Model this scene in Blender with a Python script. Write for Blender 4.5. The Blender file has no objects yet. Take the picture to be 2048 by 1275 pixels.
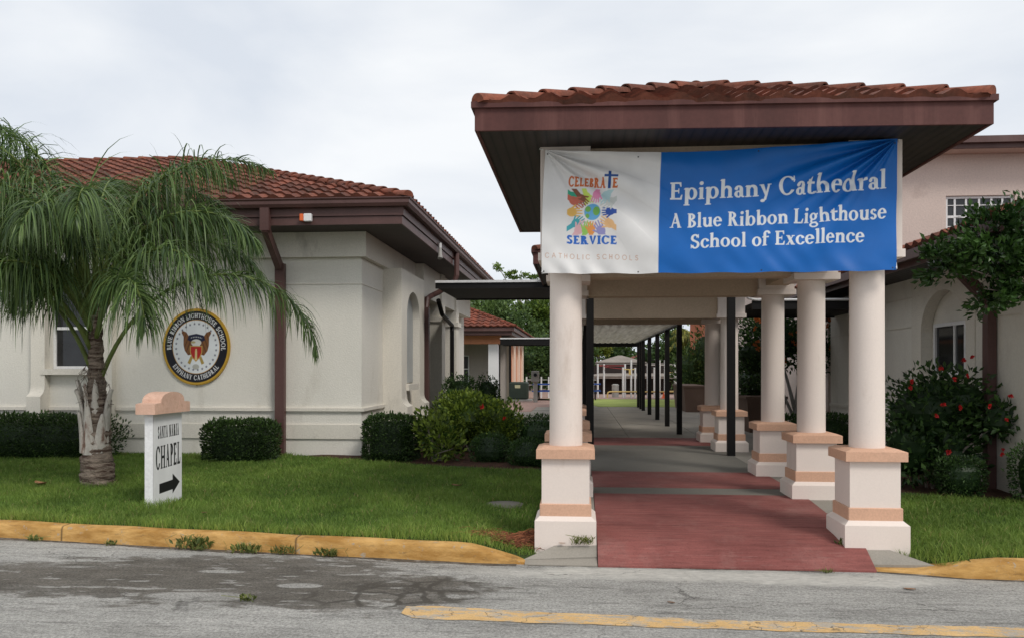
import bpy, math, random
import numpy as np
from mathutils import Vector, Matrix
random.seed(7)
RG = np.random.default_rng(11)
PI = math.pi
R = math.radians
scene = bpy.context.scene
COL = scene.collection

# ------------------------------------------------------------------ camera
cam_d = bpy.data.cameras.new("camera")
cam = bpy.data.objects.new("camera", cam_d)
COL.objects.link(cam)
FPX = 1660.0
cam.location = (0.0, 0.0, 1.7)
cam.rotation_euler = (R(90), 0, math.atan(136.0 / FPX))
cam_d.sensor_width = 36.0
cam_d.lens = 36.0 * FPX / 2048.0
cam_d.shift_x = 0.0
cam_d.shift_y = (737.0 - 637.5) / 2048.0
cam_d.clip_start = 0.05
cam_d.clip_end = 2000.0
scene.camera = cam

# ------------------------------------------------------------------ sky
SUN_EL, SUN_AZ = 46.0, 138.0       # azimuth clockwise from +Y (camera looks to +Y)
world = bpy.data.worlds.new("World")
scene.world = world
world.use_nodes = True
wn, wl = world.node_tree.nodes, world.node_tree.links
wn.clear()
wo = wn.new("ShaderNodeOutputWorld")
bg = wn.new("ShaderNodeBackground")
bg.inputs["Strength"].default_value = 0.1
sky = wn.new("ShaderNodeTexSky")
sky.sky_type = 'NISHITA'
sky.sun_disc = False
sky.sun_elevation = R(SUN_EL)
sky.sun_rotation = R(SUN_AZ)
tc = wn.new("ShaderNodeTexCoord")
mp = wn.new("ShaderNodeMapping")
mp.inputs["Scale"].default_value = (1.0, 1.0, 2.6)
ns = wn.new("ShaderNodeTexNoise")
ns.inputs["Scale"].default_value = 2.1
ns.inputs["Detail"].default_value = 6.0
ns.inputs["Roughness"].default_value = 0.5
ns.inputs["Distortion"].default_value = 0.3
cr = wn.new("ShaderNodeValToRGB")
cr.color_ramp.elements[0].position = 0.36
cr.color_ramp.elements[0].color = (6.2, 6.6, 7.2, 1)
cr.color_ramp.elements[1].position = 0.62
cr.color_ramp.elements[1].color = (8.1, 8.25, 8.4, 1)
mx = wn.new("ShaderNodeMix")
mx.data_type = 'RGBA'
mx.inputs[0].default_value = 0.94
wl.new(tc.outputs["Generated"], mp.inputs["Vector"])
wl.new(mp.outputs["Vector"], ns.inputs["Vector"])
wl.new(ns.outputs["Fac"], cr.inputs["Fac"])
wl.new(sky.outputs["Color"], mx.inputs[6])
wl.new(cr.outputs["Color"], mx.inputs[7])
wl.new(mx.outputs[2], bg.inputs["Color"])
wl.new(bg.outputs["Background"], wo.inputs["Surface"])

# ------------------------------------------------------------------ sun, exposure
sun_d = bpy.data.lights.new("sun", 'SUN')
sun_d.energy = 1.5
sun_d.angle = R(16)
sun_d.color = (1.0, 0.95, 0.88)
sun = bpy.data.objects.new("sun", sun_d)
COL.objects.link(sun)
sdir = Vector((math.sin(R(SUN_AZ)) * math.cos(R(SUN_EL)), math.cos(R(SUN_AZ)) * math.cos(R(SUN_EL)), math.sin(R(SUN_EL))))
sun.rotation_euler = (-sdir).to_track_quat('-Z', 'Y').to_euler()
sun.location = sdir * 60
scene.view_settings.view_transform = 'Standard'
scene.view_settings.look = 'None'
scene.view_settings.exposure = 0.28
scene.view_settings.gamma = 1.0
scene.view_settings.use_curve_mapping = False
scene.cycles.max_bounces = 6
scene.cycles.diffuse_bounces = 3
scene.cycles.glossy_bounces = 2
scene.cycles.transmission_bounces = 2
scene.cycles.transparent_max_bounces = 4
scene.cycles.use_denoising = True

# ================================================================== helpers
ORG = {}
SHEAR = [0.0, 0.0]          # plan skew of a roof that is not square to its walk

def vec(*a):
    return np.array(a, dtype=float)

class MB:
    """collects geometry in world coordinates; build() links it as one mesh object"""
    def __init__(self):
        self.V = []; self.F = []; self.RN = []; self.n = 0
    def add(self, verts, faces, rnd=None):
        v = np.asarray(verts, dtype=float).reshape(-1, 3)
        base = self.n
        self.V.append(v); self.n += len(v)
        if isinstance(faces, np.ndarray):
            fs = faces + base
            self.F.append(fs); k = len(fs)
        else:
            fs = [[i + base for i in f] for f in faces]
            self.F.append(fs); k = len(fs)
        if rnd is None:
            rnd = np.full(k, 0.5)
        elif np.isscalar(rnd):
            rnd = np.full(k, float(rnd))
        self.RN.append(np.asarray(rnd, dtype=float))
        return base
    def box(self, x0, x1, y0, y1, z0, z1, rnd=None, taper=0.0):
        t = taper
        v = [(x0 + t, y0 + t, z0), (x1 - t, y0 + t, z0), (x1 - t, y1 - t, z0), (x0 + t, y1 - t, z0),
             (x0, y0, z1), (x1, y0, z1), (x1, y1, z1), (x0, y1, z1)]
        f = [(3, 2, 1, 0), (4, 5, 6, 7), (0, 1, 5, 4), (1, 2, 6, 5), (2, 3, 7, 6), (3, 0, 4, 7)]
        self.add(v, f, rnd)
        return self
    def cbox(self, x0, x1, y0, y1, z0, z1, c=0.012):
        """box with chamfered vertical and top edges"""
        def ring(i, z):
            return [(x0 + i + c, y0 + i, z), (x1 - i - c, y0 + i, z), (x1 - i, y0 + i + c, z), (x1 - i, y1 - i - c, z),
                    (x1 - i - c, y1 - i, z), (x0 + i + c, y1 - i, z), (x0 + i, y1 - i - c, z), (x0 + i, y0 + i + c, z)]
        v = ring(c, z0) + ring(0, z0 + c) + ring(0, z1 - c) + ring(c, z1)
        f = []
        for r in range(3):
            for k in range(8):
                a, b = r * 8 + k, r * 8 + (k + 1) % 8
                f.append((a, b, b + 8, a + 8))
        f.append(tuple(range(7, -1, -1))); f.append(tuple(range(24, 32)))
        self.add(v, f)
        return self
    def prism(self, poly, axis, a, b, rnd=None):
        """extrude 2-D polygon along axis from a to b. axis 'x': (y,z), 'y': (x,z), 'z': (x,y)"""
        n = len(poly)
        def P(p, h):
            if axis == 'x': return (h, p[0], p[1])
            if axis == 'y': return (p[0], h, p[1])
            return (p[0], p[1], h)
        v = [P(p, a) for p in poly] + [P(p, b) for p in poly]
        f = [tuple(range(n)), tuple(range(2 * n - 1, n - 1, -1))]
        for k in range(n):
            j = (k + 1) % n
            f.append((j, k, k + n, j + n))
        self.add(v, f, rnd)
        return self
    def tube(self, pts, rad, sides=8, cap=True, rnd=None, squash=None):
        P = [Vector(p) for p in pts]
        n = len(P)
        rads = rad if hasattr(rad, '__len__') else [rad] * n
        v = []
        ref = None
        for i in range(n):
            d = (P[min(i + 1, n - 1)] - P[max(i - 1, 0)]).normalized()
            if ref is None:
                ref = Vector((1, 0, 0)) if abs(d.x) < 0.9 else Vector((0, 1, 0))
            a = (ref - d * ref.dot(d)).normalized()
            ref = a
            b = d.cross(a)
            for k in range(sides):
                t = 2 * PI * k / sides
                v.append(tuple(P[i] + (a * math.cos(t) + b * math.sin(t)) * rads[i]))
        f = []
        for i in range(n - 1):
            for k in range(sides):
                a0 = i * sides + k; b0 = i * sides + (k + 1) % sides
                f.append((a0, b0, b0 + sides, a0 + sides))
        if cap:
            f.append(tuple(range(sides - 1, -1, -1)))
            f.append(tuple(range((n - 1) * sides, n * sides)))
        self.add(v, f, rnd)
        return self
    def bar(self, p, q, w, h, up=(0, 0, 1)):
        p, q = Vector(p), Vector(q)
        d = (q - p).normalized(); u = Vector(up)
        s = d.cross(u).normalized(); u = s.cross(d)
        v = []
        for c in (p, q):
            for a, b in ((-1, -1), (1, -1), (1, 1), (-1, 1)):
                v.append(tuple(c + s * a * w / 2 + u * b * h / 2))
        self.add(v, [(0, 1, 2, 3), (7, 6, 5, 4), (0, 4, 5, 1), (1, 5, 6, 2), (2, 6, 7, 3), (3, 7, 4, 0)])
        return self
    def lathe(self, cx, cy, prof, sides=32):
        v = []
        for r, z in prof:
            for k in range(sides):
                t = 2 * PI * k / sides
                v.append((cx + r * math.cos(t), cy + r * math.sin(t), z))
        f = []
        n = len(prof)
        for i in range(n - 1):
            for k in range(sides):
                a0 = i * sides + k; b0 = i * sides + (k + 1) % sides
                f.append((a0, b0, b0 + sides, a0 + sides))
        f.append(tuple(range(sides - 1, -1, -1)))
        f.append(tuple(range((n - 1) * sides, n * sides)))
        self.add(v, f)
        return self
    def build(self, name, mat, parent=None, smooth=False, cols=None, org=None, angle=None):
        o3 = ORG.get(parent.name, (0, 0, 0)) if parent is not None else (org or (0, 0, 0))
        V = np.concatenate(self.V)
        if SHEAR[0]:
            V[:, 1] += SHEAR[0] * (V[:, 0] - SHEAR[1])
        V = V - np.array(o3, dtype=float)
        me = bpy.data.meshes.new(name)
        ls, lt = [], []
        for f in self.F:
            if isinstance(f, np.ndarray):
                ls.append(f.reshape(-1)); lt.append(np.full(len(f), f.shape[1]))
            else:
                ls.append(np.array([i for g in f for i in g], dtype=np.int64))
                lt.append(np.array([len(g) for g in f]))
        loops = np.concatenate(ls).astype(np.int32)
        tot = np.concatenate(lt).astype(np.int32)
        start = np.concatenate(([0], np.cumsum(tot)[:-1])).astype(np.int32)
        me.vertices.add(len(V)); me.vertices.foreach_set("co", V.astype(np.float32).reshape(-1))
        me.loops.add(len(loops)); me.loops.foreach_set("vertex_index", loops)
        me.polygons.add(len(tot)); me.polygons.foreach_set("loop_start", start); me.polygons.foreach_set("loop_total", tot)
        me.polygons.foreach_set("use_smooth", np.full(len(tot), bool(smooth)))
        me.update(calc_edges=True)
        me.validate()
        rn = np.concatenate(self.RN)
        if len(rn) == len(me.polygons):
            at = me.attributes.new("rnd", 'FLOAT', 'FACE')
            at.data.foreach_set("value", rn.astype(np.float32))
        if cols is not None and len(cols) == len(me.vertices):
            ca = me.color_attributes.new("print", 'FLOAT_COLOR', 'POINT')
            c4 = np.ones((len(cols), 4), dtype=np.float32); c4[:, :3] = cols
            ca.data.foreach_set("color", c4.reshape(-1))
        me.materials.append(mat)
        ob = bpy.data.objects.new(name, me)
        COL.objects.link(ob)
        if parent is not None:
            ob.parent = parent
            ORG[ob.name] = o3
        else:
            ob.location = o3
            ORG[ob.name] = tuple(o3)
        if smooth and angle:
            try:
                me.set_sharp_from_angle(angle=R(angle))
            except Exception:
                pass
        return ob

def thing(name, loc, label, cat, group=None):
    o = bpy.data.objects.new(name, None)
    COL.objects.link(o)
    o.location = loc
    o.empty_display_size = 0.2
    ORG[o.name] = tuple(loc)
    o["label"] = label; o["category"] = cat
    if group: o["group"] = group
    return o

def tag(o, label, cat, group=None):
    o["label"] = label; o["category"] = cat
    if group: o["group"] = group
    return o

def kind(o, k):
    o["kind"] = k
    return o

def dup(root, loc, label=None):
    c = root.copy(); COL.objects.link(c); c.location = loc
    if label: c["label"] = label
    for ch in list(root.children):
        d = ch.copy(); COL.objects.link(d); d.parent = c
        for g in list(ch.children):
            e = g.copy(); COL.objects.link(e); e.parent = d
    return c

# ------------------------------------------------------------------ materials
def new_mat(name):
    m = bpy.data.materials.new(name)
    m.use_nodes = True
    nt = m.node_tree
    b = nt.nodes.get("Principled BSDF")
    return m, nt, nt.nodes, nt.links, b

def pos(nt, scale=(1, 1, 1)):
    g = nt.nodes.new("ShaderNodeNewGeometry")
    mp = nt.nodes.new("ShaderNodeMapping")
    mp.inputs["Scale"].default_value = scale
    nt.links.new(g.outputs["Position"], mp.inputs["Vector"])
    return mp.outputs["Vector"]

def noise(nt, v, scale, detail=4, rough=0.55, dist=0.0):
    n = nt.nodes.new("ShaderNodeTexNoise")
    n.inputs["Scale"].default_value = scale
    n.inputs["Detail"].default_value = detail
    n.inputs["Roughness"].default_value = rough
    n.inputs["Distortion"].default_value = dist
    nt.links.new(v, n.inputs["Vector"])
    return n.outputs["Fac"]

def ramp(nt, fac, stops):
    r = nt.nodes.new("ShaderNodeValToRGB")
    e = r.color_ramp.elements
    while len(e) < len(stops):
        e.new(0.5)
    for k, (p, c) in enumerate(stops):
        e[k].position = p
        e[k].color = (c[0], c[1], c[2], 1) if hasattr(c, '__len__') else (c, c, c, 1)
    nt.links.new(fac, r.inputs["Fac"])
    return r.outputs["Color"]

def mix(nt, fac, a, b, mode='MIX'):
    m = nt.nodes.new("ShaderNodeMix")
    m.data_type = 'RGBA'; m.blend_type = mode
    for sock, val in ((m.inputs[0], fac), (m.inputs[6], a), (m.inputs[7], b)):
        if hasattr(val, 'links') or hasattr(val, 'is_linked'):
            nt.links.new(val, sock)
        elif hasattr(val, '__len__'):
            sock.default_value = (val[0], val[1], val[2], 1)
        else:
            sock.default_value = val
    return m.outputs[2]

def math_n(nt, op, a, b=None, clamp=False):
    m = nt.nodes.new("ShaderNodeMath"); m.operation = op; m.use_clamp = clamp
    for k, val in enumerate((a, b)):
        if val is None: continue
        if hasattr(val, 'is_linked'): nt.links.new(val, m.inputs[k])
        else: m.inputs[k].default_value = val
    return m.outputs[0]

def attr(nt, name="rnd"):
    a = nt.nodes.new("ShaderNodeAttribute"); a.attribute_name = name
    return a

def bump(nt, b, h, strength=0.4, dist=0.02):
    n = nt.nodes.new("ShaderNodeBump")
    n.inputs["Strength"].default_value = strength
    n.inputs["Distance"].default_value = dist
    nt.links.new(h, n.inputs["Height"])
    nt.links.new(n.outputs["Normal"], b.inputs["Normal"])

def sc(c, k):
    return tuple(min(1.0, q * k) for q in c)

def surf(name, col, rough=0.8, var=0.14, vscale=1.4, bscale=60, bstr=0.0, bdist=0.01, stain=None, spec=0.3, vstretch=(1, 1, 1), metal=0.0, grain=1.0):
    """general painted/plaster surface: blotchy colour, fine grain, optional dirt colour"""
    m, nt, N, L, b = new_mat(name)
    v = pos(nt, vstretch)
    v1 = pos(nt)
    c = ramp(nt, noise(nt, v, vscale, 5), [(0.28, sc(col, 1 - var)), (0.72, sc(col, 1 + var * 0.6))])
    g = ramp(nt, noise(nt, v1, bscale * 0.7, 3), [(0.3, 1 - 0.1 * grain), (0.7, 1 + 0.05 * grain)])
    c = mix(nt, 1.0, c, g, 'MULTIPLY')
    if stain:
        scol, lo, hi, ss = stain
        f = ramp(nt, noise(nt, pos(nt, vstretch), ss, 6, 0.65), [(lo, 0.0), (hi, 1.0)])
        c = mix(nt, f, c, scol)
    L.new(c, b.inputs["Base Color"])
    b.inputs["Roughness"].default_value = rough
    b.inputs["Specular IOR Level"].default_value = spec
    b.inputs["Metallic"].default_value = metal
    if bstr > 0:
        bump(nt, b, noise(nt, v1, bscale, 4, 0.6), bstr, bdist)
    return m

def leaf_mat(name, dark, light, rough=0.5, trans=0.25, spec=0.35):
    m, nt, N, L, b = new_mat(name)
    a = attr(nt)
    c = ramp(nt, a.outputs["Fac"], [(0.0, dark), (0.55, tuple((p + q) / 2 for p, q in zip(dark, light))), (1.0, light)])
    c = mix(nt, 1.0, c, ramp(nt, noise(nt, pos(nt), 2.5, 3), [(0.3, 0.78), (0.7, 1.15)]), 'MULTIPLY')
    L.new(c, b.inputs["Base Color"])
    b.inputs["Roughness"].default_value = rough
    b.inputs["Specular IOR Level"].default_value = spec
    if trans:
        t = N.new("ShaderNodeBsdfTranslucent")
        L.new(c, t.inputs["Color"])
        ms = N.new("ShaderNodeMixShader")
        ms.inputs[0].default_value = trans
        L.new(b.outputs[0], ms.inputs[1]); L.new(t.outputs[0], ms.inputs[2])
        L.new(ms.outputs[0], N["Material Output"].inputs["Surface"])
    return m

def print_mat(name, rough=0.55, bscale=0, bstr=0.1, spec=0.3):
    m, nt, N, L, b = new_mat(name)
    a = attr(nt, "print")
    c = mix(nt, 1.0, a.outputs["Color"], ramp(nt, noise(nt, pos(nt), 3.0, 5), [(0.3, 0.9), (0.7, 1.04)]), 'MULTIPLY')
    L.new(c, b.inputs["Base Color"])
    b.inputs["Roughness"].default_value = rough
    b.inputs["Specular IOR Level"].default_value = spec
    if bscale:
        bump(nt, b, noise(nt, pos(nt), bscale, 3), bstr, 0.005)
    return m

def tile_mat(name, c0, c1, dirt=(0.06, 0.035, 0.025)):
    m, nt, N, L, b = new_mat(name)
    a = attr(nt)
    c = ramp(nt, a.outputs["Fac"], [(0.0, c0), (0.5, tuple((p + q) / 2 for p, q in zip(c0, c1))), (1.0, c1)])
    f = ramp(nt, noise(nt, pos(nt), 3.2, 6, 0.7), [(0.42, 0.0), (0.72, 0.85)])
    c = mix(nt, f, c, dirt)
    f2 = ramp(nt, noise(nt, pos(nt), 26, 4, 0.7), [(0.35, 0.75), (0.65, 1.1)])
    c = mix(nt, 1.0, c, f2, 'MULTIPLY')
    L.new(c, b.inputs["Base Color"])
    b.inputs["Roughness"].default_value = 0.8
    b.inputs["Specular IOR Level"].default_value = 0.25
    bump(nt, b, noise(nt, pos(nt), 90, 3), 0.25, 0.006)
    return m

def glass_mat(name, col=(0.012, 0.013, 0.015)):
    m, nt, N, L, b = new_mat(name)
    c = ramp(nt, noise(nt, pos(nt), 1.7, 3), [(0.3, sc(col, 0.6)), (0.7, sc(col, 2.2))])
    L.new(c, b.inputs["Base Color"])
    b.inputs["Roughness"].default_value = 0.06
    b.inputs["Specular IOR Level"].default_value = 0.5
    return m

M = {}
M['stucco'] = surf('stucco', (0.755, 0.725, 0.655), 0.9, 0.07, 0.9, 40, 0.38, 0.018, grain=0.5, stain=((0.52, 0.48, 0.41), 0.58, 0.85, 1.6), spec=0.15, vstretch=(1, 1, 0.35))
M['trim'] = surf('trim_plaster', (0.73, 0.69, 0.61), 0.85, 0.07, 1.2, 60, 0.2, 0.008, stain=((0.42, 0.39, 0.34), 0.6, 0.85, 3.0), spec=0.15, vstretch=(1, 1, 0.4))
M['pillar'] = surf('pillar_plaster', (0.78, 0.685, 0.62), 0.85, 0.06, 1.0, 90, 0.2, 0.004, grain=0.3, stain=((0.48, 0.38, 0.31), 0.6, 0.85, 2.6), spec=0.15, vstretch=(1, 1, 0.3))
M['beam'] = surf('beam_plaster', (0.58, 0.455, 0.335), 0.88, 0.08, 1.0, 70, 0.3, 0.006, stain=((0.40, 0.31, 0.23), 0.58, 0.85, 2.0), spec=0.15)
M['peach'] = surf('peach_paint', (0.66, 0.405, 0.28), 0.85, 0.09, 2.0, 80, 0.35, 0.006, stain=((0.50, 0.32, 0.23), 0.55, 0.85, 3.0), spec=0.15)
M['peach_wall'] = surf('peach_wall', (0.62, 0.27, 0.15), 0.9, 0.1, 0.8, 40, 0.3, 0.01)
M['pink_wall'] = surf('pink_stucco', (0.68, 0.56, 0.50), 0.9, 0.08, 0.7, 40, 0.4, 0.012, stain=((0.44, 0.34, 0.3), 0.6, 0.85, 1.4))
M['brown_metal'] = surf('brown_metal', (0.105, 0.052, 0.046), 0.5, 0.22, 1.6, 40, 0.05, 0.004, spec=0.4, stain=((0.16, 0.10, 0.09), 0.55, 0.85, 1.2), vstretch=(1, 1, 0.2))
M['maroon'] = surf('maroon_fascia', (0.10, 0.038, 0.033), 0.6, 0.25, 1.1, 40, 0.08, 0.004, spec=0.25, stain=((0.175, 0.078, 0.066), 0.52, 0.8, 1.9), vstretch=(2.2, 2.2, 0.12))
M['black_metal'] = surf('black_metal', (0.009, 0.008, 0.008), 0.5, 0.25, 2.0, 40, 0.04, 0.004, spec=0.25)
M['white_metal'] = surf('white_metal', (0.72, 0.72, 0.72), 0.5, 0.08, 2.0, 40)
M['white_paint'] = surf('white_paint', (0.80, 0.80, 0.80), 0.6, 0.05, 2.5, 60, 0.15, 0.004, stain=((0.55, 0.54, 0.5), 0.66, 0.9, 3.0))
M['tile'] = tile_mat('terracotta_tile', (0.085, 0.027, 0.017), (0.29, 0.092, 0.054))
M['tile_red'] = tile_mat('red_roof_tile', (0.13, 0.034, 0.02), (0.29, 0.08, 0.043))
M['glass'] = glass_mat('window_glass')
M['grey_panel'] = surf('grey_panel', (0.40, 0.42, 0.42), 0.4, 0.1, 1.5, 30)
M['bark'] = surf('palm_bark', (0.33, 0.265, 0.21), 0.95, 0.5, 7, 45, 1.0, 0.04, stain=((0.075, 0.045, 0.033), 0.44, 0.6, 5), vstretch=(1, 1, 5))
M['boot'] = surf('dry_sheath', (0.58, 0.54, 0.48), 0.9, 0.35, 6, 50, 0.5, 0.01, stain=((0.20, 0.12, 0.09), 0.52, 0.66, 6), vstretch=(1.5, 1.5, 0.5))
M['wood_grey'] = surf('grey_branch', (0.22, 0.19, 0.16), 0.9, 0.25, 8, 60, 0.5, 0.01)
M['concrete_dark'] = surf('stained_shaded_concrete', (0.20, 0.188, 0.162), 0.9, 0.18, 0.9, 90, 0.25, 0.004, stain=((0.13, 0.125, 0.11), 0.48, 0.75, 0.9), spec=0.2)  # darker copy of concrete, stained, with the portico roof's shade put into its colour
M['concrete'] = surf('concrete', (0.31, 0.285, 0.245), 0.9, 0.18, 0.9, 90, 0.25, 0.004, stain=((0.16, 0.155, 0.145), 0.5, 0.78, 0.8), spec=0.2)
M['pale_concrete'] = surf('pale_concrete', (0.43, 0.42, 0.39), 0.9, 0.12, 1.5, 110, 0.3, 0.004, stain=((0.24, 0.235, 0.22), 0.52, 0.75, 2.4))
M['planter'] = surf('brown_planter', (0.16, 0.105, 0.08), 0.8, 0.15, 2.0, 60, 0.2, 0.005)
M['green_metal'] = surf('green_metal', (0.035, 0.05, 0.038), 0.5, 0.15, 2.0, 40)
M['blue_paint'] = surf('blue_paint', (0.02, 0.07, 0.30), 0.5, 0.1, 2.0, 40)
M['grey_metal'] = surf('grey_metal', (0.33, 0.32, 0.30), 0.5, 0.12, 3.0, 40)
M['yellow_pipe'] = surf('yellow_pipe', (0.62, 0.45, 0.16), 0.5, 0.1, 3.0, 40)
M['red_pipe'] = surf('red_pipe', (0.35, 0.05, 0.05), 0.5, 0.1, 3.0, 40)
M['orange'] = surf('orange_plastic', (0.8, 0.16, 0.05), 0.5, 0.1, 3.0, 40)
M['house_roof'] = surf('shingle', (0.27, 0.235, 0.205), 0.95, 0.2, 2.0, 30, 0.3, 0.01)
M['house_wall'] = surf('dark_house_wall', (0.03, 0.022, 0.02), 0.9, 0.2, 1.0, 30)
M['tan_soil'] = surf('playground_mulch', (0.34, 0.24, 0.2), 1.0, 0.2, 2.0, 30, 0.4, 0.02)
M['mulch'] = surf('mulch', (0.10, 0.045, 0.028), 1.0, 0.45, 7, 55, 0.9, 0.03, stain=((0.035, 0.02, 0.013), 0.45, 0.65, 14))
M['gutter_dirt'] = surf('gutter_dirt', (0.11, 0.09, 0.068), 1.0, 0.4, 8, 60, 0.7, 0.01, stain=((0.24, 0.22, 0.19), 0.5, 0.65, 9))
M['soil'] = surf('lawn_soil', (0.045, 0.085, 0.018), 1.0, 0.35, 3.0, 60, 0.8, 0.03, stain=((0.06, 0.055, 0.025), 0.55, 0.8, 2.5))
M['field'] = surf('field_grass', (0.29, 0.35, 0.09), 1.0, 0.25, 0.8, 30, 0.5, 0.02)
M['hedge'] = leaf_mat('hedge_leaf', (0.008, 0.022, 0.006), (0.062, 0.115, 0.025))
M['bush'] = leaf_mat('bush_leaf', (0.018, 0.05, 0.007), (0.24, 0.32, 0.042))
M['bush_dark'] = leaf_mat('dark_bush_leaf', (0.009, 0.028, 0.008), (0.065, 0.13, 0.028))
M['holly'] = leaf_mat('holly_leaf', (0.008, 0.028, 0.007), (0.06, 0.13, 0.025), 0.35)
M['tree'] = leaf_mat('tree_leaf', (0.03, 0.075, 0.014), (0.22, 0.31, 0.05))
M['tree_dark'] = leaf_mat('dark_tree_leaf', (0.026, 0.062, 0.02), (0.15, 0.23, 0.06))
M['tree_yellow'] = leaf_mat('yellow_tree_leaf', (0.05, 0.09, 0.012), (0.30, 0.30, 0.03))
M['palm'] = leaf_mat('palm_leaflet', (0.028, 0.064, 0.019), (0.165, 0.25, 0.072), 0.42, 0.33)
M['rachis'] = surf('palm_stalk', (0.13, 0.17, 0.04), 0.6, 0.3, 4, 40, 0.1)
M['far_palm'] = leaf_mat('yellow_palm_leaf', (0.08, 0.10, 0.015), (0.32, 0.30, 0.05))
M['grass'] = leaf_mat('grass_blade', (0.058, 0.13, 0.02), (0.24, 0.36, 0.055), 0.6, 0.35)
def grass_mat():
    m = leaf_mat('grass_blade', (0.058, 0.13, 0.02), (0.24, 0.36, 0.055), 0.6, 0.35)
    for n in m.node_tree.nodes:
        if n.type == 'VALTORGB' and len(n.color_ramp.elements) == 3:
            e = n.color_ramp.elements
            e[1].color = (0.20, 0.31, 0.055, 1)
            e[2].position = 0.93; e[2].color = (0.40, 0.49, 0.11, 1)
            q = e.new(0.97); q.color = (0.44, 0.36, 0.16, 1)
    return m
M['grass'] = grass_mat()
M['dead_palm'] = leaf_mat('dead_palm_leaflet', (0.17, 0.11, 0.055), (0.40, 0.29, 0.15), 0.7, 0.1)
M['weed'] = leaf_mat('weed_leaf', (0.06, 0.09, 0.02), (0.26, 0.28, 0.08))
M['petal'] = leaf_mat('red_petal', (0.36, 0.010, 0.014), (0.66, 0.03, 0.025))
M['straw'] = leaf_mat('pine_straw', (0.11, 0.036, 0.018), (0.42, 0.16, 0.075), 0.8, 0.0)
M['dead_leaf'] = leaf_mat('dead_leaf', (0.16, 0.075, 0.035), (0.38, 0.2, 0.1), 0.8, 0.1)

def soffit_mat():
    m, nt, N, L, b = new_mat('dark_soffit')
    w = N.new("ShaderNodeTexWave")
    w.wave_type = 'BANDS'; w.bands_direction = 'X'
    w.inputs["Scale"].default_value = 3.3
    w.inputs["Distortion"].default_value = 0.0
    L.new(pos(nt), w.inputs["Vector"])
    c = ramp(nt, w.outputs["Fac"], [(0.0, (0.006, 0.005, 0.004)), (0.12, (0.022, 0.015, 0.013)), (1.0, (0.027, 0.019, 0.016))])
    c = mix(nt, 1.0, c, ramp(nt, noise(nt, pos(nt), 2, 4), [(0.3, 0.7), (0.7, 1.2)]), 'MULTIPLY')
    L.new(c, b.inputs["Base Color"])
    b.inputs["Roughness"].default_value = 0.6
    bump(nt, b, w.outputs["Fac"], 0.4, 0.01)
    return m
M['soffit'] = soffit_mat()

def red_walk_mat():
    m, nt, N, L, b = new_mat('red_stained_concrete')
    v = pos(nt)
    base = ramp(nt, noise(nt, v, 1.1, 6, 0.6), [(0.3, (0.185, 0.060, 0.053)), (0.7, (0.30, 0.105, 0.092))])
    grain = ramp(nt, noise(nt, pos(nt, (2.2, 26, 1)), 1.0, 4, 0.75), [(0.36, 0.80), (0.64, 1.14)])
    c = mix(nt, 1.0, base, grain, 'MULTIPLY')
    f = ramp(nt, noise(nt, pos(nt, (3, 32, 1)), 1.0, 5, 0.8), [(0.56, 0.0), (0.74, 0.5)])
    c = mix(nt, f, c, (0.40, 0.25, 0.22))
    wear = ramp(nt, noise(nt, pos(nt, (1.1, 0.7, 1)), 1.6, 7, 0.7), [(0.50, 0.0), (0.72, 0.42)])
    c = mix(nt, wear, c, (0.33, 0.20, 0.175))
    spk = ramp(nt, noise(nt, v, 55, 4, 0.85), [(0.30, 0.55), (0.46, 1.0), (0.62, 1.0), (0.74, 1.35)])
    c = mix(nt, 1.0, c, spk, 'MULTIPLY')
    d = ramp(nt, noise(nt, pos(nt, (0.6, 1.0, 1)), 1.3, 5), [(0.55, 0.0), (0.8, 0.55)])
    c = mix(nt, d, c, (0.11, 0.04, 0.036))
    L.new(c, b.inputs["Base Color"])
    b.inputs["Roughness"].default_value = 0.8
    b.inputs["Specular IOR Level"].default_value = 0.25
    bump(nt, b, noise(nt, pos(nt, (14, 110, 1)), 1.0, 3), 0.5, 0.006)
    return m
M['red_walk'] = red_walk_mat()

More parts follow.
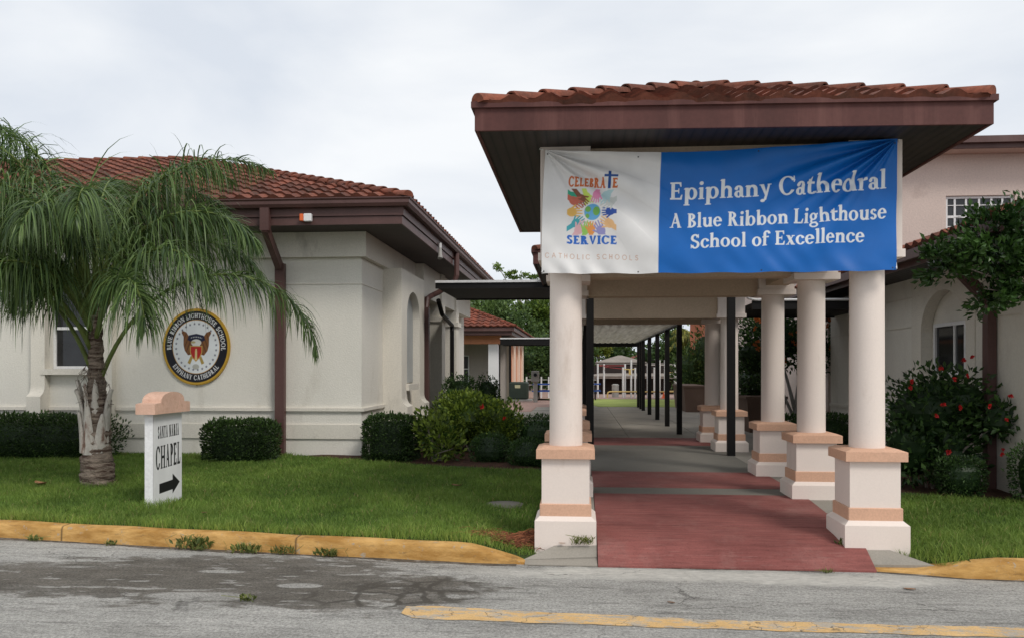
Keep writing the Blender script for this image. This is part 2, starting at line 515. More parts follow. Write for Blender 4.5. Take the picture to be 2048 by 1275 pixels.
def kerb_mat():
    m, nt, N, L, b = new_mat('yellow_kerb_paint')
    g = N.new("ShaderNodeNewGeometry")
    sx = N.new("ShaderNodeSeparateXYZ"); L.new(g.outputs["Position"], sx.inputs[0])
    base = ramp(nt, noise(nt, pos(nt), 2.2, 5), [(0.3, (0.58, 0.34, 0.11)), (0.7, (0.74, 0.46, 0.18))])
    # rusty staining, black mould, chipped paint and the joints between kerb lengths
    st = ramp(nt, noise(nt, pos(nt, (1, 1, 4)), 2.6, 7, 0.7), [(0.36, 0.08), (0.62, 0.85)])
    c = mix(nt, st, base, (0.31, 0.15, 0.032))
    bl = ramp(nt, noise(nt, pos(nt, (1.2, 1.2, 5)), 5.0, 7, 0.75), [(0.56, 0.0), (0.70, 0.6)])
    c = mix(nt, bl, c, (0.085, 0.06, 0.035))
    ch = ramp(nt, noise(nt, pos(nt), 11, 6, 0.75), [(0.61, 0.0), (0.645, 0.75)])
    c = mix(nt, ch, c, (0.36, 0.33, 0.28))
    jx = math_n(nt, 'ABSOLUTE', math_n(nt, 'SUBTRACT', math_n(nt, 'FRACT', math_n(nt, 'MULTIPLY', math_n(nt, 'ADD', sx.outputs["X"], 91.35), 0.4)), 0.5))
    c = mix(nt, ramp(nt, jx, [(0.0, 0.9), (0.0028, 0.8), (0.0045, 0.0)]), c, (0.05, 0.037, 0.025))
    sp = ramp(nt, noise(nt, pos(nt), 38, 4, 0.75), [(0.62, 0.0), (0.7, 0.6)])
    c = mix(nt, sp, c, (0.30, 0.24, 0.16))
    L.new(c, b.inputs["Base Color"])
    b.inputs["Roughness"].default_value = 0.85
    b.inputs["Specular IOR Level"].default_value = 0.2
    bump(nt, b, noise(nt, pos(nt), 50, 5, 0.7), 0.6, 0.008)
    return m
M['kerb'] = kerb_mat()

def blob_mask(nt, v, blobs, soft=0.35):
    """max of soft ellipses (cx,cy,rx,ry) in a 2-D position"""
    out = None
    for cx, cy, rx, ry in blobs:
        mpn = nt.nodes.new("ShaderNodeMapping")
        mpn.inputs["Location"].default_value = (-cx / rx, -cy / ry, 0)
        mpn.inputs["Scale"].default_value = (1 / rx, 1 / ry, 0)
        nt.links.new(v, mpn.inputs["Vector"])
        ln = nt.nodes.new("ShaderNodeVectorMath"); ln.operation = 'LENGTH'
        nt.links.new(mpn.outputs["Vector"], ln.inputs[0])
        mr = nt.nodes.new("ShaderNodeMapRange")
        mr.inputs["From Min"].default_value = 1 + soft; mr.inputs["From Max"].default_value = 1 - soft
        nt.links.new(ln.outputs["Value"], mr.inputs["Value"])
        o = mr.outputs["Result"]
        out = o if out is None else math_n(nt, 'MAXIMUM', out, o)
    return out

def road_mat():
    m, nt, N, L, b = new_mat('worn_asphalt')
    v0 = pos(nt)
    def warp(scale, ax, ay):
        nz = N.new("ShaderNodeTexNoise"); nz.inputs["Scale"].default_value = scale; nz.inputs["Detail"].default_value = 7; nz.inputs["Roughness"].default_value = 0.65
        L.new(v0, nz.inputs["Vector"])
        vm = N.new("ShaderNodeVectorMath"); vm.operation = 'MULTIPLY_ADD'
        L.new(nz.outputs["Color"], vm.inputs[0]); vm.inputs[1].default_value = (ax, ay, 0)
        L.new(v0, vm.inputs[2])
        sb = N.new("ShaderNodeVectorMath"); sb.operation = 'SUBTRACT'
        L.new(vm.outputs[0], sb.inputs[0]); sb.inputs[1].default_value = (ax / 2, ay / 2, 0)
        return sb.outputs[0]
    v = warp(2.2, 0.9, 0.40)
    base = ramp(nt, noise(nt, pos(nt, (0.6, 1.5, 1)), 1.2, 7, 0.68), [(0.30, (0.26, 0.25, 0.23)), (0.5, (0.38, 0.37, 0.343)), (0.72, (0.48, 0.465, 0.432))])
    agg = ramp(nt, noise(nt, v0, 46, 6, 0.9), [(0.36, 0.40), (0.5, 1.0), (0.64, 1.62)])
    agg2 = ramp(nt, noise(nt, pos(nt, (1, 2.5, 1)), 9, 6, 0.8), [(0.32, 0.74), (0.66, 1.18)])
    agg = mix(nt, 1.0, agg, agg2, 'MULTIPLY')
    c = mix(nt, 1.0, base, agg, 'MULTIPLY')
    # dark streaks along the lane
    stq = ramp(nt, noise(nt, pos(nt, (0.55, 4.5, 1)), 1.7, 7, 0.75), [(0.53, 0.0), (0.66, 0.62)])
    c = mix(nt, stq, c, mix(nt, 1.0, (0.125, 0.12, 0.11), agg, 'MULTIPLY'))
    # pale cement gutter patch before the crossing
    pale = blob_mask(nt, v, [(1.1, 6.93, 1.75, 0.20), (0.3, 6.96, 0.8, 0.16), (2.2, 6.86, 0.7, 0.15)], 0.35)
    pn = ramp(nt, noise(nt, pos(nt, (1, 3, 1)), 3.5, 7, 0.75), [(0.28, 0.3), (0.48, 1.0)])
    c = mix(nt, math_n(nt, 'MULTIPLY', pale, pn), c, mix(nt, 1.0, (0.58, 0.56, 0.51), agg2, 'MULTIPLY'))
    # damp, dirty hollow: soft blobs broken up by fractal noise, worn islands left pale
    st = blob_mask(nt, v, [(-3.2, 6.5, 1.9, 0.62), (-2.0, 6.3, 1.15, 0.55), (-4.8, 6.4, 1.5, 0.42), (-1.35, 6.45, 0.45, 0.32), (-2.9, 6.95, 1.4, 0.34)], 0.55)
    brk = noise(nt, pos(nt, (0.9, 2.6, 1)), 2.6, 8, 0.72)
    f = math_n(nt, 'ADD', math_n(nt, 'MULTIPLY', st, 1.05), math_n(nt, 'MULTIPLY', math_n(nt, 'SUBTRACT', brk, 0.5), 2.3))
    f = ramp(nt, f, [(0.36, 0.0), (0.56, 0.85), (1.0, 1.0)])
    isl = noise(nt, pos(nt, (1.0, 3.0, 1)), 3.1, 3, 0.5)
    isl = ramp(nt, isl, [(0.60, 0.0), (0.625, 1.0)])
    isb = blob_mask(nt, warp(7, 0.14, 0.07), [(-2.85, 6.0, 0.40, 0.115), (-2.2, 6.36, 0.18, 0.07), (-3.0, 6.75, 0.2, 0.05)], 0.1)
    isl = math_n(nt, 'MAXIMUM', math_n(nt, 'MULTIPLY', isl, 0.8), isb)
    f2 = math_n(nt, 'MULTIPLY', f, math_n(nt, 'SUBTRACT', 1.0, math_n(nt, 'MULTIPLY', isl, 0.85)))
    dk = ramp(nt, noise(nt, pos(nt, (0.8, 2, 1)), 2.0, 6, 0.7), [(0.3, (0.075, 0.066, 0.054)), (0.7, (0.165, 0.148, 0.125))])
    c = mix(nt, math_n(nt, 'MULTIPLY', f2, 0.93), c, mix(nt, 1.0, dk, agg, 'MULTIPLY'))
    # cracks
    vo = N.new("ShaderNodeTexVoronoi"); vo.feature = 'DISTANCE_TO_EDGE'
    vo.inputs["Scale"].default_value = 3.4
    L.new(warp(4, 0.25, 0.2), vo.inputs["Vector"])
    ck = ramp(nt, vo.outputs["Distance"], [(0.0, 1.0), (0.05, 0.9), (0.085, 0.0)])
    ckm = blob_mask(nt, v, [(-1.25, 6.3, 0.55, 0.42), (-1.6, 6.0, 0.6, 0.2)], 0.4)
    c = mix(nt, math_n(nt, 'MULTIPLY', math_n(nt, 'MULTIPLY', ck, ckm), 0.9), c, (0.075, 0.067, 0.056))
    vo2 = N.new("ShaderNodeTexVoronoi"); vo2.feature = 'DISTANCE_TO_EDGE'
    vo2.inputs["Scale"].default_value = 1.15
    L.new(warp(3, 0.7, 0.35), vo2.inputs["Vector"])
    ck2 = ramp(nt, vo2.outputs["Distance"], [(0.0, 1.0), (0.010, 0.0)])
    c = mix(nt, math_n(nt, 'MULTIPLY', ck2, ramp(nt, noise(nt, v0, 0.9, 3), [(0.48, 0.0), (0.6, 0.85)])), c, (0.055, 0.05, 0.045))
    L.new(c, b.inputs["Base Color"])
    b.inputs["Roughness"].default_value = 0.9
    b.inputs["Specular IOR Level"].default_value = 0.2
    bump(nt, b, noise(nt, v0, 60, 6, 0.9), 0.9, 0.012)
    return m
M['road'] = road_mat()

def line_mat():
    m, nt, N, L, b = new_mat('worn_yellow_line')
    v0 = pos(nt)
    c = ramp(nt, noise(nt, v0, 3, 5), [(0.3, (0.58, 0.36, 0.14)), (0.7, (0.72, 0.48, 0.22))])
    w = ramp(nt, noise(nt, pos(nt, (1, 2.2, 1)), 4.5, 7, 0.75), [(0.49, 0.0), (0.56, 0.9)])
    c = mix(nt, w, c, (0.39, 0.36, 0.31))
    w2 = ramp(nt, noise(nt, v0, 90, 3, 0.8), [(0.3, 0.75), (0.6, 1.08)])
    c = mix(nt, 1.0, c, w2, 'MULTIPLY')
    vo = N.new("ShaderNodeTexVoronoi"); vo.feature = 'DISTANCE_TO_EDGE'; vo.inputs["Scale"].default_value = 1.7
    nz = N.new("ShaderNodeTexNoise"); nz.inputs["Scale"].default_value = 3; nz.inputs["Detail"].default_value = 5
    L.new(v0, nz.inputs["Vector"])
    va = N.new("ShaderNodeVectorMath"); va.operation = 'ADD'
    L.new(v0, va.inputs[0]); L.new(nz.outputs["Color"], va.inputs[1]); L.new(va.outputs[0], vo.inputs["Vector"])
    ck = ramp(nt, vo.outputs["Distance"], [(0.0, 0.9), (0.014, 0.0)])
    c = mix(nt, ck, c, (0.07, 0.055, 0.04))
    L.new(c, b.inputs["Base Color"])
    b.inputs["Roughness"].default_value = 0.85
    bump(nt, b, noise(nt, v0, 130, 4, 0.8), 0.5, 0.005)
    return m
M['line'] = line_mat()
# ================================================================== the ground, road and walk
def lerp_tab(tab, x):
    xs = [p[0] for p in tab]; ys = [p[1] for p in tab]
    return np.interp(x, xs, ys)

WALK_Z = [(7.15, 0.012), (7.43, 0.155), (7.7, 0.195), (8.2, 0.23), (9.2, 0.29), (11.3, 0.30), (60, 0.30)]
KERB_L = [(-40, 12.6), (-20, 10.1), (-12, 8.86), (-5.82, 7.9), (-4.1, 7.64), (-2.56, 7.42), (-1.5, 7.28), (-0.95, 7.21), (-0.48, 7.2)]
KERB_R = [(2.46, 7.17), (2.75, 7.10), (3.1, 7.0), (3.56, 6.97), (5, 6.97), (12, 7.0), (40, 7.2)]
KL_H = [(-40, 0.15), (-1.15, 0.15), (-0.95, 0.14), (-0.72, 0.085), (-0.48, 0.02)]
KR_H = [(2.46, 0.02), (2.8, 0.022), (3.0, 0.05), (3.22, 0.125), (3.4, 0.15), (40, 0.15)]

def walk_z(y):
    return float(lerp_tab(WALK_Z, y))

def kerb_line(x):
    if x < -0.48: return float(lerp_tab(KERB_L, x))
    if x > 2.46: return float(lerp_tab(KERB_R, x))
    return 7.18

def lawn_z(x, y):
    k = kerb_line(x)
    d = y - k
    if x < -0.48: h0 = float(lerp_tab(KL_H, x))
    elif x > 2.46: h0 = float(lerp_tab(KR_H, x))
    else: h0 = 0.02
    h0 = h0 - 0.01
    z = h0 + (0.20 - h0) * min(1.0, max(0.0, d / 3.2)) ** 0.8
    z += 0.012 * math.sin(x * 2.1 + y * 1.3) * min(1, max(0, d))
    if x > 2.46: z += 0.075 * math.exp(-((x - 2.6) / 0.6) ** 2 - ((y - 7.7) / 0.35) ** 2)
    elif x < 0.2: z += 0.05 * math.exp(-((x + 0.1) / 0.5) ** 2 - ((y - 7.7) / 0.3) ** 2)
    return z

def ground_z(x, y):
    k = kerb_line(x)
    if y < k + 0.08: return -0.06
    z = lawn_z(x, y)
    if -0.62 < x < 3.12:
        z = min(z, walk_z(y) - 0.07)
    return z

def road_and_ground():
    mb = MB()
    xs = np.concatenate(([-400, -150, -60, -40, -30, -20], np.linspace(-14, 14, 141), [20, 30, 40, 60, 150, 400]))
    ys = np.concatenate(([-60, 4, 6.5], np.linspace(6.9, 14, 143), [16, 20, 30, 45, 60, 100, 200, 420]))
    V = [(x, y, ground_z(x, y) if y > 6 else -0.06) for y in ys for x in xs]
    nx, ny = len(xs), len(ys)
    idx = np.arange(nx * ny).reshape(ny, nx)
    F = np.stack([idx[:-1, :-1], idx[:-1, 1:], idx[1:, 1:], idx[1:, :-1]], -1).reshape(-1, 4)
    mb.add(V, F)
    kind(mb.build('ground', M['soil'], smooth=True), 'structure')
    # road sheet up to just under the kerb face
    r = MB()
    xs2 = np.concatenate((np.linspace(-40, -0.5, 60), np.linspace(-0.4, 2.4, 12), np.linspace(2.5, 40, 50)))
    top = [(x, kerb_line(x) + 0.05, 0.0) for x in xs2]
    bot = [(x, -40.0, 0.0) for x in xs2]
    n = len(xs2)
    V = bot + top
    F = np.array([(i, i + 1, n + i + 1, n + i) for i in range(n - 1)])
    r.add(V, F)
    kind(r.build('road', M['road']), 'structure')
    # dirt that has gathered in the gutter at the foot of the kerbs
    rr = random.Random(8)
    for name, xa, xb in (('gutter_dirt', -24.0, -0.5), ('gutter_dirt', -0.45, 24.0)):
        gd = MB(); xs3 = np.arange(xa, xb, 0.05)
        wd = [0.02 + 0.05 * abs(math.sin(q * 1.3) * math.sin(q * 3.7 + 1)) + 0.02 * rr.random() for q in xs3]
        if xa > -1: wd = [w * 0.45 for w in wd]
        V = [(q, kerb_line(q) - w, 0.003) for q, w in zip(xs3, wd)] + [(q, kerb_line(q) + 0.03, 0.006) for q in xs3]
        n = len(xs3)
        gd.add(V, np.array([(i, i + 1, n + i + 1, n + i) for i in range(n - 1)]))
        kind(gd.build(name, M['gutter_dirt']), 'structure')
    # yellow line
    l = MB()
    pts = [(-1.24, 5.70, 5.86), (-1.14, 5.60, 5.875), (-1.0, 5.56, 5.87), (-0.6, 5.565, 5.83), (0, 5.54, 5.78), (0.8, 5.51, 5.72), (2.0, 5.50, 5.70), (3, 5.49, 5.70), (6, 5.5, 5.7), (14, 5.5, 5.71)]
    V = []
    px = np.concatenate((np.linspace(-1.24, 3, 90), np.linspace(3.2, 14, 40)))
    lo = np.interp(px, [p[0] for p in pts], [p[1] for p in pts]) + 0.006 * np.sin(px * 23) + 0.008 * np.sin(px * 7.1 + 1)
    hi = np.interp(px, [p[0] for p in pts], [p[2] for p in pts]) + 0.006 * np.sin(px * 19 + 2) + 0.008 * np.sin(px * 5.3)
    n = len(px)
    V = np.concatenate((np.stack([px, lo, np.full(n, 0.004)], 1), np.stack([px, hi, np.full(n, 0.004)], 1)))
    F = np.array([(i, i + 1, n + i + 1, n + i) for i in range(n - 1)])
    l.add(V, F)
    kind(l.build('road_marking', M['line']), 'structure')

def kerb(tabl, htab, name, x0, x1, step):
    mb = MB()
    xs = np.arange(x0, x1 + 1e-6, step)
    prof_n = 7
    V = []
    for i, x in enumerate(xs):
        y = float(lerp_tab(tabl, x)); h = float(lerp_tab(htab, x))
        y += 0.006 * math.sin(x * 3.1) + 0.004 * math.sin(x * 9.7)
        w = 0.17
        if h < 0.14 and x > 0:
            w = 0.17 + 0.16 * (0.14 - h) / 0.12
        c = min(0.028, h * 0.4)
        h += 0.003 * math.sin(x * 5.3)
        V += [(x, y, -0.05), (x, y + 0.012, max(h - c, 0.0)), (x, y + 0.012 + c * 0.35, h - c * 0.3), (x, y + 0.012 + c, h), (x, y + w - 0.015, h + 0.003), (x, y + w, h - 0.012), (x, y + w, -0.07)]
    n = len(xs)
    idx = np.arange(n * prof_n).reshape(n, prof_n)
    F = np.stack([idx[:-1, :-1], idx[:-1, 1:], idx[1:, 1:], idx[1:, :-1]], -1).reshape(-1, 4)[:, ::-1]
    mb.add(V, F)
    mb.add([V[k] for k in range(prof_n)], [tuple(range(prof_n))])
    mb.add([V[-prof_n + k] for k in range(prof_n)], [tuple(range(prof_n - 1, -1, -1))])
    kind(mb.build(name, M['kerb'], smooth=True, angle=40), 'structure')

def strip(mb, x0, x1, y0, y1, dz=0.0, ny=10, thick=0.25):
    """walk slab following the walk profile, with sides"""
    ys = np.linspace(y0, y1, ny + 1)
    V = []
    for y in ys:
        z = walk_z(y) + dz
        V += [(x0, y, z), (x1, y, z), (x1, y, z - thick), (x0, y, z - thick)]
    n = len(ys)
    F = []
    for i in range(n - 1):
        a = i * 4; b = a + 4
        F += [(a, a + 1, b + 1, b), (a + 1, a + 2, b + 2, b + 1), (a + 3, a, b, b + 3)]
    F += [(0, 3, 2, 1), (4 * n - 4, 4 * n - 3, 4 * n - 2, 4 * n - 1)]
    mb.add(V, F)

def walks():
    g = 0.006
    red = MB()
    strip(red, 0.155, 2.47, 7.16, 7.975, 0.0, 10)
    strip(red, 0.155, 2.47, 7.99, 8.395, 0.0, 4)
    strip(red, 0.155, 2.47, 8.41, 9.47, 0.0, 8)
    strip(red, 0.155, 2.47, 9.96, 11.45, 0.0, 8)
    strip(red, 0.155, 2.47, 15.4, 17.1, 0.0, 4)
    kind(red.build('red_walkway', M['red_walk']), 'structure')
    c = MB()
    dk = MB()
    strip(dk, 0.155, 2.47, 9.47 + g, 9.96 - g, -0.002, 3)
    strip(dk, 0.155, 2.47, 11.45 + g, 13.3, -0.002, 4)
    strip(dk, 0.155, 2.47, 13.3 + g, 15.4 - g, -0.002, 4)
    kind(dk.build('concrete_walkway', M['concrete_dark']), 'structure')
    # side strips under the columns
    for y0, y1 in ((8.0, 9.6), (9.6, 11.4), (11.4, 13.3), (13.3, 15.4), (15.4, 17.1)):
        strip(c, -0.42, 0.155 - g, y0 + g, y1, -0.004, 6)
        strip(c, 2.47 + g, 3.05, y0 + g, y1, -0.004, 6)
    
    # far courtyard slabs, joints between them
    for x0, x1 in ((-0.42, 1.0), (1.0, 2.47), (2.47, 4.9)):
        for y0 in (17.1, 19.4, 21.7, 24.0, 26.3, 28.6):
            strip(c, x0 + g, x1 - g, y0 + g, y0 + 2.3 - g, -0.003, 2)
    for y0 in (13.3, 15.2):
        strip(c, 3.05 + g, 4.9, y0 + g, y0 + 1.9 - g, -0.004, 2)
    for x0, x1 in ((-3.3, -1.9), (-1.9, -0.42)):
        for y0 in (17.3, 19.3, 21.3, 23.6, 26.0, 28.4):
            strip(c, x0 + g, x1 - g, y0 + g, y0 + (2.0 if y0 < 21 else 2.35) - g, -0.006, 2)
    # path that curves off behind the lawn
    strip(c, -0.42, 0.65, 30.9 + g, 36.0, -0.004, 2)
    kind(c.build('concrete_path', M['concrete']), 'structure')
    br = MB()
    strip(br, -3.3, -0.42, 30.8, 37.5, -0.008, 2)
    br.box(-3.29, -1.6, 27.2, 30.75, 0.2, 0.302)
    kind(br.build('brick_paving', surf('brick_paving', (0.33, 0.215, 0.18), 0.9, 0.2, 3.0, 25, 0.3, 0.01)), 'structure')
    # flared aprons of the kerb ramp
    a = MB()
    def tri(pts):
        v = [(x, y, z) for x, y, z in pts] + [(x, y, z - 0.2) for x, y, z in pts]
        n = len(pts)
        f = [tuple(range(n)), tuple(range(2 * n - 1, n - 1, -1))] + [((k + 1) % n, k, k + n, (k + 1) % n + n) for k in range(n)]
        a.add(v, f)
    tri([(-0.50, 7.30, 0.022), (0.149, 7.30, 0.06), (0.149, 7.455, 0.150), (-0.16, 7.455, 0.148)])
    tri([(-0.162, 7.457, 0.147), (0.149, 7.459, 0.150), (0.149, 7.99, 0.208), (-0.14, 7.99, 0.208)])
    tri([(-0.475, 7.17, 0.012), (0.149, 7.165, 0.012), (0.149, 7.293, 0.047), (-0.49, 7.293, 0.02)])
    tri([(2.476, 7.26, 0.045), (2.97, 7.24, 0.05), (2.62, 7.455, 0.150), (2.476, 7.455, 0.150)])
    tri([(2.476, 7.459, 0.150), (2.60, 7.459, 0.150), (2.60, 7.99, 0.208), (2.476, 7.99, 0.208)])
    kind(a.build('kerb_ramp', M['concrete']), 'structure')
    # lawn and mulch beyond
    f = MB()
    f.add([(0.65, 31.0, 0.305), (1.6, 30.95, 0.305), (6, 30.95, 0.305), (6, 40, 0.28), (-3, 42, 0.28), (-0.4, 37, 0.30), (0.3, 34, 0.305)], [(0, 1, 2, 3, 4, 5, 6)])
    kind(f.build('grass_field', M['field']), 'structure')
    s = MB()
    s.add([(-4, 39.6, 0.295), (12, 38.6, 0.295), (12, 60, 0.295), (-4, 60, 0.295)], [(0, 1, 2, 3)])
    kind(s.build('playground_soil', M['tan_soil']), 'structure')

def mulch_sheet(name, poly, dz=0.03):
    mb = MB()
    pts = poly
    cx = sum(p[0] for p in pts) / len(pts); cy = sum(p[1] for p in pts) / len(pts)
    V = []; n = len(pts); rings = 6
    rnd = random.Random(5)
    for r in range(rings + 1):
        t = r / rings
        for p in pts:
            x = cx + (p[0] - cx) * t; y = cy + (p[1] - cy) * t
            z = max(lawn_z(x, y), 0.1) + dz * (1 - t ** 3) - (0.02 if r == rings else 0) + 0.012 * rnd.uniform(-1, 1)
            V.append((x, y, z))
    F = []
    for r in range(rings):
        for k in range(n):
            a = r * n + k; b = r * n + (k + 1) % n
            F.append((a, b, b + n, a + n))
    mb.add(V, F)
    kind(mb.build(name, M['mulch'], smooth=True), 'structure')

def densify(pts, step=0.35):
    out = []
    rnd = random.Random(3)
    for i in range(len(pts)):
        p, q = pts[i], pts[(i + 1) % len(pts)]
        L = math.hypot(q[0] - p[0], q[1] - p[1]); k = max(1, int(L / step))
        for j in range(k):
            t = j / k
            out.append((p[0] + (q[0] - p[0]) * t + rnd.uniform(-.03, .03), p[1] + (q[1] - p[1]) * t + rnd.uniform(-.05, .05)))
    return out

# ================================================================== tiled roofs
def tile_slope(mb, org, ax, up, wfun, L, period=0.275, course=0.34, amp=0.052, samples=8):
    org, ax, up = Vector(org), Vector(ax).normalized(), Vector(up).normalized()
    n = ax.cross(up).normalized()
    if n.z < 0: n = -n
    O, A, U, N = (np.array(v) for v in (org, ax, up, n))
    nc = int(math.ceil(L / course))
    def prof(s):
        c = np.cos(2 * PI * s / period)
        return amp * np.where(c > -0.25, ((c + 0.25) / 1.25).clip(0) ** 0.62, 0.0)
    rr = np.random.default_rng(int(abs(org.x * 31 + org.y * 17 + ax.x * 5 + ax.y * 9) * 10) % 9999)
    for i in range(nc):
        t0, t1 = i * course, min((i + 1) * course, L)
        l0, r0 = wfun(t0); l1, r1 = wfun(t1)
        lo, hi = min(l0, l1), max(r0, r1)
        if hi - lo < 0.02: continue
        sft = 0.0
        ss = np.arange(math.floor(lo / period) * period, hi + period, period / samples)
        s0 = np.clip(ss, l0, r0); s1 = np.clip(ss, l1, max(l1, r1))
        tid = np.floor(ss / period + 0.5).astype(int)
        tr = rr.random(tid.max() - tid.min() + 2)
        jig = (rr.random(len(tr)) - 0.5)
        p = prof(ss)
        k = tid - tid.min()
        drop = 0.012 * jig[k]
        h0 = p + 0.040 + 0.010 * jig[k]
        h1 = p * 0.93 + 0.006
        hb = p * 0.55 - 0.012
        a = O + np.outer(s0, A) + np.outer(np.full(len(ss), t0 - 0.02) + drop, U) + np.outer(h0, N)
        b = O + np.outer(s1, A) + np.outer(np.full(len(ss), t1), U) + np.outer(h1, N)
        c = O + np.outer(s0, A) + np.outer(np.full(len(ss), t0 - 0.012) + drop, U) + np.outer(hb, N)
        m = len(ss)
        V = np.concatenate((a, b, c))
        q = np.arange(m - 1)
        F1 = np.stack([q, q + 1, q + 1 + m, q + m], 1)
        F2 = np.stack([q + 2 * m, q + 1 + 2 * m, q + 1, q], 1)
        rn = np.clip(tr[k][:-1] * 0.75 + 0.25 * rr.random() , 0, 1)
        mb.add(V, np.concatenate((F1, F2)), np.concatenate((rn, rn * 0.6)))

def cap_run(mb, p, q, r=0.105, length=0.40, lift=0.02, expo=0.33):
    p, q = Vector(p), Vector(q)
    d = (q - p); L = d.length; d.normalize()
    s = d.cross(Vector((0, 0, 1))).normalized(); u = s.cross(d).normalized()
    n = max(1, int(L / expo))
    rr = random.Random(int(L * 100))
    for i in range(n):
        t0 = i * L / n - 0.02; t1 = t0 + length
        rows = []
        for t, rad, lf in ((t0, r, 0.026), (t0 + 0.03, r, 0.026), (t1, r * 0.86, 0.0)):
            rows.append([(p + d * t + s * math.cos(a) * rad * 1.08 + u * (math.sin(a) * rad + lf + lift - 0.03)) for a in [PI * k / 10 for k in range(11)]])
        inn = [(p + d * t0 + s * math.cos(a) * r * 0.85 + u * (math.sin(a) * r * 0.8 + 0.026 + lift - 0.03)) for a in [PI * k / 10 for k in range(11)]]
        V = [tuple(v) for row in rows for v in row] + [tuple(v) for v in inn]
        F = []
        for j in range(2):
            for k in range(10):
                a = j * 11 + k
                F.append((a, a + 1, a + 12, a + 11))
        for k in range(10):
            F.append((33 + k, 34 + k, k + 1, k))
        if i == 0:
            F.append(tuple(range(33, 44)))
        mb.add(V, F, rr.uniform(0.35, 1.0))

def hip_roof(parent, x0, x1, y0, y1, z, pitch, mat, name='roof', period=0.275, course=0.34, amp=0.052, samples=8, cap_r=0.09):
    w, dpt = x1 - x0, y1 - y0
    run = min(w, dpt) / 2
    th = math.atan(pitch); c, s_ = math.cos(th), math.sin(th)
    L = run / c
    rz = z + run * pitch
    mb = MB()
    kw = dict(period=period, course=course, amp=amp, samples=samples)
    tile_slope(mb, (x0, y0, z), (1, 0, 0), (0, c, s_), lambda t: (t * c, w - t * c), L, **kw)
    tile_slope(mb, (x1, y0, z), (0, 1, 0), (-c, 0, s_), lambda t: (t * c, dpt - t * c), L, **kw)
    tile_slope(mb, (x1, y1, z), (-1, 0, 0), (0, -c, s_), lambda t: (t * c, w - t * c), L, **kw)
    tile_slope(mb, (x0, y1, z), (0, -1, 0), (c, 0, s_), lambda t: (t * c, dpt - t * c), L, **kw)
    # closed underlayer
    if w > dpt: a, b = (x0 + run, (y0 + y1) / 2, rz), (x1 - run, (y0 + y1) / 2, rz)
    else: a, b = ((x0 + x1) / 2, y0 + run, rz), ((x0 + x1) / 2, y1 - run, rz)
    e = 0.03
    V = [(x0 + e, y0 + e, z - 0.02), (x1 - e, y0 + e, z - 0.02), (x1 - e, y1 - e, z - 0.02), (x0 + e, y1 - e, z - 0.02), (a[0], a[1], a[2] - 0.04), (b[0], b[1], b[2] - 0.04)]
    if w > dpt: F = [(0, 1, 5, 4), (1, 2, 5), (2, 3, 4, 5), (3, 0, 4), (3, 2, 1, 0)]
    else: F = [(0, 1, 4), (1, 2, 5, 4), (2, 3, 5), (3, 0, 4, 5), (3, 2, 1, 0)]
    mb.add(V, F, 0.1)
    rf = mb.build(name, mat, parent, smooth=True, angle=35)
    cp = MB()
    kz = dict(r=cap_r, length=0.44, expo=0.37)
    corners = [(x0, y0), (x1, y0), (x1, y1), (x0, y1)]
    ends = [a, b, b, a] if w > dpt else [a, a, b, b]
    for (cx, cy), en in zip(corners, ends):
        cap_run(cp, (cx, cy, z + 0.012), (en[0], en[1], en[2] + 0.035), **kz)
    if (Vector(b) - Vector(a)).length > 0.2:
        cap_run(cp, (a[0], a[1], a[2] + 0.02), (b[0], b[1], b[2] + 0.02), **kz)
    cp.build('ridge_tiles', mat, rf, smooth=True, angle=50)
    return rf

def ring_boards(mb, x0, x1, y0, y1, z0, z1, th):
    mb.box(x0, x1, y0, y0 + th, z0, z1)
    mb.box(x0, x1, y1 - th, y1, z0, z1)
    mb.box(x0, x0 + th, y0 + th, y1 - th, z0, z1)
    mb.box(x1 - th, x1, y0 + th, y1 - th, z0, z1)

